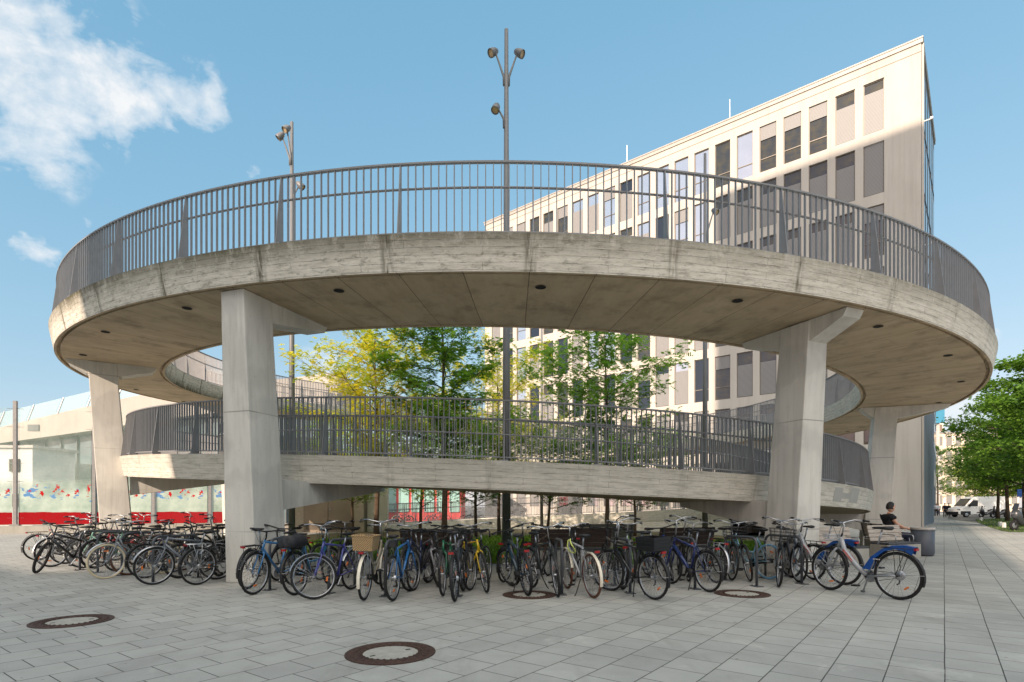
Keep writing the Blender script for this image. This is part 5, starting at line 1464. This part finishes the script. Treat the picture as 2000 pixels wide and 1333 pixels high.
mb.add(vs, fs); mb.build('roof_band', STW, stn)
mb = MB()
for px, a, b_ in pts[:-1]:
    x0, y0, z0 = up(px, b_, YS)
x0 = up(-260, 0, YS)[0]; x1 = up(650, 0, YS)[0]
mb.add([(up(px, b_, YS)[0], YS+1.0, 0) for px, a, b_ in pts]+[(up(px, b_, YS)[0], YS+1.0, up(px, b_+1, YS)[2]) for px, a, b_ in pts], [(i, i+1, i+1+len(pts), i+len(pts)) for i in range(len(pts)-1)])
mb.build('glass_front', plain('pavilion_glass', S((104, 122, 128)), .06, 0, .25, .5), stn)
mb = MB()
for i in range(len(pts)-1):
    (pa, ta, ba), (pb, tb, bb) = pts[i], pts[i+1]
    for z in (0,): pass
for k in range(28):
    px = -250+k*32; 
    j = max(i for i in range(len(pts)) if pts[i][0] <= px); j = min(j, len(pts)-2); f = (px-pts[j][0])/(pts[j+1][0]-pts[j][0]); bt = pts[j][2]+(pts[j+1][2]-pts[j][2])*f
    x_, y_, z_ = up(px, bt, YS); mb.box((x_, YS+.9, z_/2), (.09, .14, z_))
mb.box(((x0+x1)/2, YS+.92, 3.4), (x1-x0, .14, .25))
mb.build('mullions', M('mullion_grey', S((90, 96, 98)), .5), stn)
# parapet panes, leaning
PG = glassmat('parapet_glass', S((190, 216, 220)), .35, .05)
for i in range(13):
    pa = -236+i*58; pb = pa+54
    def tz(px):
        j = max(k for k in range(len(pts)) if pts[k][0] <= px); j = min(j, len(pts)-2); f = (px-pts[j][0])/(pts[j+1][0]-pts[j][0]); return pts[j][1]+(pts[j+1][1]-pts[j][1])*f
    if pb > 640: break
    a = Vector(up(pa, tz(pa)+1, YS)); b_ = Vector(up(pb, tz(pb)+1, YS)); u = Vector((.42, .12, 1.35))
    mb = MB(); mb.hexa([a, b_, b_+Vector((0, .03, 0)), a+Vector((0, .03, 0)), a+u, b_+u, b_+u+Vector((0, .03, 0)), a+u+Vector((0, .03, 0))]); mb.build('parapet_pane', PG, stn)
    mb = MB(); mb.tube([a, a+u], .05, 6); mb.build('parapet_post', M('post_steel'), stn)
mb = MB(); x_, y_, z_ = up(66, 836, YS); mb.box((x_, y_-.04, z_), (.9, .06, .5), None); mb.build('floodlight', M('mullion_grey'), stn)
block('white_terrace', -47, -34.5, 41.0, 4, 5.6, M('pale_render', S((206, 208, 206)), .8), 'white low building with small dark windows seen through the glass wall', 5, 2, DKG, .6, .26, .34, .2)
# utility core with double door
BRN = plain('brown_grey_render', S((140, 126, 110)), .85, 0, .12, 1.5)
Yc = 31.0
def bx(px): return (px-1000)/F*Yc
core = empty('service_building', (bx(640), Yc, 0), 0, 'low brown-grey service building with a double steel door under the ramp', 'building')
w_ = bx(700)-bx(560)
mb = MB(); mb.box((0, 1.2, 1.25), (w_, 2.4, 2.5)); mb.build('wall', M('core_render', S((176, 164, 146)), .85), core)
for s in (-1, 1):
    mb = MB(); mb.box((s*.68+.05, -.03, 1.12), (1.32, .06, 2.24)); d_ = mb.build('door', BRN, core)
    mb = MB(); mb.box((s*.68+.05, -.066, .32), (1.1, .012, .36)); mb.build('vent_grille', plain('grille', S((92, 82, 70)), .7), d_)
mb = MB(); mb.lathe([(0, 0), (.05, 0), (.04, .06), (0, .06)], 12, ALU, (.16, -.07, 1.25), Matrix.Rotation(PI/2, 3, 'X')); mb.build('handle', ALU, core)
for px, l in ((722, 'plain concrete pier left of the thin tree trunk'), (745, 'plain concrete pier right of the thin tree trunk')):
    mb = MB(); mb.box((0, 0, 1.45), (.45, .45, 2.9)); o = tag(mb.build('concrete_pier', CONC), l, 'pier', 'concrete piers by the service building'); o.location = (bx(px), Yc+.6, 0)
# far coloured blocks seen under the ramp
block('red_shop_block', (752-1000)/F*52, (900-1000)/F*52, 52, 5, 4.9, M('faded_red_panel', S((206, 84, 84)), .7), 'low red and pale shop block seen under the ramp', 6, 1, M('aqua_pane', S((150, 186, 180)), .25), .1, .72, .66, .3)
block('blue_container', (698-1000)/F*50, (722-1000)/F*50, 50, 3, 3.6, M('blue_panel', S((60, 124, 190)), .6), 'small blue and white block seen between the piers', 1, 2, M('pale_pane', S((190, 206, 206)), .4), .1, .8, .5, .2)
# bicycles far back as small copies of earlier ones
src = [o for o in COL.objects if o.name.startswith('bicycle') and o.parent is None and o.get('category') == 'bicycle'][:6]
far = [(775, 44, 10), (800, 45, 200), (838, 44.5, 20), (872, 45, 190), (905, 46, 15), (940, 46, 200), (985, 48, 30), (1025, 48, 190), (1068, 49, 20), (1110, 49, 15)]
for i, (px, Y, a) in enumerate(far):
    c = copy_tree(src[i % 6]); c.location = ((px-1000)/F*Y, Y, 0); c.rotation_euler = (0, 0, D(a)); 
    tag(c, 'small distant bicycle parked in the row behind the low pale railing', 'bicycle', 'distant bicycles behind the low railing')

# neighbour buildings behind the photographer that shade the square
def sp(perp, k):  # perp = metres right of the sun-line through P, k = metres back towards the sun
    return (-9.4+.8*perp-.6*k, 12.2-.6*perp-.8*k)
e = empty('neighbour_tower', (0, 0, 0), 0, 'tall office tower behind the photographer', 'building')
mb = MB(); mb.prism([sp(0, 30), sp(16.4, 30), sp(16.4, 44), sp(0, 44)], 0, 57.0); mb.build('wall', FAC, e)
e = empty('neighbour_hall', (0, 0, 0), 0, 'lower hall behind the photographer', 'building')
mb = MB(); mb.prism([sp(0, 34), sp(-.0, 48), sp(-30, 48), sp(-30, 34)], 0, 13.5); mb.build('wall', FAC, e)

# ------------------------------------------------------------------ sky, sun, camera
EL = D(22)
w = bpy.data.worlds.new('World'); sc.world = w; w.use_nodes = True
t = NT(w.node_tree); bg = w.node_tree.nodes['Background']
sky = t.new('ShaderNodeTexSky'); sky.sky_type = 'NISHITA'; sky.sun_disc = False; sky.sun_elevation = EL; sky.sun_rotation = D(180+36.9)
sky.air_density = 1.0; sky.dust_density = .6; sky.ozone_density = 1.2
g = t.coord('Generated')
def dirv(px, py):
    v = Vector(((px-1000)/F, 1, (HOR-py)/F)); v.normalize(); return v
mask = None
gw = t.vmath('ADD', g, t.vmath('SCALE', t.vmath('SUBTRACT', t.noise(t.mapping(g, (1, 1, 1), (2, 5, 1)), 3.2, 6, .62, col=True), (.5, .5, .5)), scale=.16))
gw = t.vmath('ADD', gw, t.vmath('SCALE', t.vmath('SUBTRACT', t.noise(t.mapping(g, (1, 1, 1), (8, 2, 1)), 14.0, 5, .62, col=True), (.5, .5, .5)), scale=.045))
nz = t.noise(t.mapping(g, (1, 1, 2.0), (0, 0, 0), (0, .7, 0)), 10.0, 8, .62, .3); nz2 = t.noise(t.mapping(g, (1, 1, 1), (3, 1, 2)), 16.0, 6, .6, .2)
for (px, py, rad, amp) in ((-60, 40, .14, 1.0), (40, 40, .10, .95), (120, 60, .09, .95), (60, 130, .075, .85), (170, 120, .085, 1.0), (230, 160, .08, .95), (120, 175, .05, .8), (170, 215, .040, 1.0), (205, 238, .026, 1.0), (270, 215, .055, .95), (320, 215, .045, .95), (350, 238, .028, 1.0), (290, 250, .02, .7), (410, 175, .032, .7), (435, 235, .026, .7), (400, 262, .02, .6), (275, 272, .02, .6), (95, 215, .05, .8), (360, 200, .05, .8), (20, 190, .06, .75), (12, 458, .022, .9), (55, 482, .02, .45), (482, 285, .014, .5), (512, 330, .012, .6), (630, 735, .05, .45), (1870, 815, .04, .6), (1955, 670, .014, .4), (145, 402, .009, .5)):
    d = dirv(px, py)
    dist = t.math('MULTIPLY', t.vmath('DISTANCE', gw, (d.x, d.y, d.z)), .84)
    mk = t.math('MULTIPLY', t.math('SUBTRACT', 1.0, t.math('DIVIDE', dist, rad), clamp=True), amp)
    mask = mk if mask is None else t.math('MAXIMUM', mask, mk)
den = t.math('ADD', t.math('MULTIPLY', mask, .85), t.math('MULTIPLY', t.math('SUBTRACT', t.math('ADD', t.math('MULTIPLY', nz, .6), t.math('MULTIPLY', nz2, .4)), .5), 4.2))
den = t.math('MULTIPLY', t.ramp(den, [(.05, 0.0), (.40, .5), (.95, 1.0)]), t.math('GREATER_THAN', mask, .001))
den = t.math('MULTIPLY', den, t.math('MULTIPLY', mask, 6.0, clamp=True))
sx3 = t.sep(sky.outputs[0])
skc = t.comb(t.math('MULTIPLY', t.math('POWER', sx3[0], .70), .507), t.math('MULTIPLY', t.math('POWER', sx3[1], .40), .833), t.math('MULTIPLY', t.math('POWER', sx3[2], .30), 1.085))
gs = t.sep(g)
unseen_fill = t.math('ADD', t.math('MULTIPLY', t.math('SUBTRACT', -.02, gs[1]), 3.0), t.math('MULTIPLY', t.math('SUBTRACT', gs[2], .80), 5.0))  # bright neutral fill added to the unseen sky behind the camera and overhead
unseen_fill = t.math('MULTIPLY', t.math('MINIMUM', t.math('MAXIMUM', unseen_fill, 0.0), 1.0), t.ramp(t.noise(g, 2.4, 5, .6), [(.30, .25), (.52, 1.0)]))
skc = t.mix(unseen_fill, skc, (5.9, 5.35, 4.75))
CLOUD = t.mix(t.ramp(nz2, [(.35, 0.0), (.7, 1.0)]), (1.55, 1.72, 1.88), (2.02, 2.02, 2.02))
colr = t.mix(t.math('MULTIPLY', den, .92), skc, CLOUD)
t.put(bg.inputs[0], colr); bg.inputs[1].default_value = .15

ld = bpy.data.lights.new('sun', 'SUN'); ld.energy = 2.0; ld.angle = D(.53); ld.color = (1.0, .80, .64)
lo = bpy.data.objects.new('sun', ld); COL.objects.link(lo)
sd = Vector((-.6*math.cos(EL), -.8*math.cos(EL), math.sin(EL)))
lo.rotation_euler = sd.to_track_quat('Z', 'Y').to_euler(); lo.location = (0, 0, 60)

cam = bpy.data.cameras.new('camera'); co = bpy.data.objects.new('camera', cam); COL.objects.link(co)
co.location = (0, 0, H); co.rotation_euler = (PI/2, 0, 0)
cam.sensor_width = 36; cam.lens = 36*F/2000; cam.shift_x = 0; cam.shift_y = (HOR-666.5)/2000; cam.clip_end = 2000; cam.clip_start = .05
sc.camera = co
sc.view_settings.view_transform = 'Standard'; sc.view_settings.look = 'None'; sc.view_settings.gamma = 1; sc.view_settings.exposure = 1.70
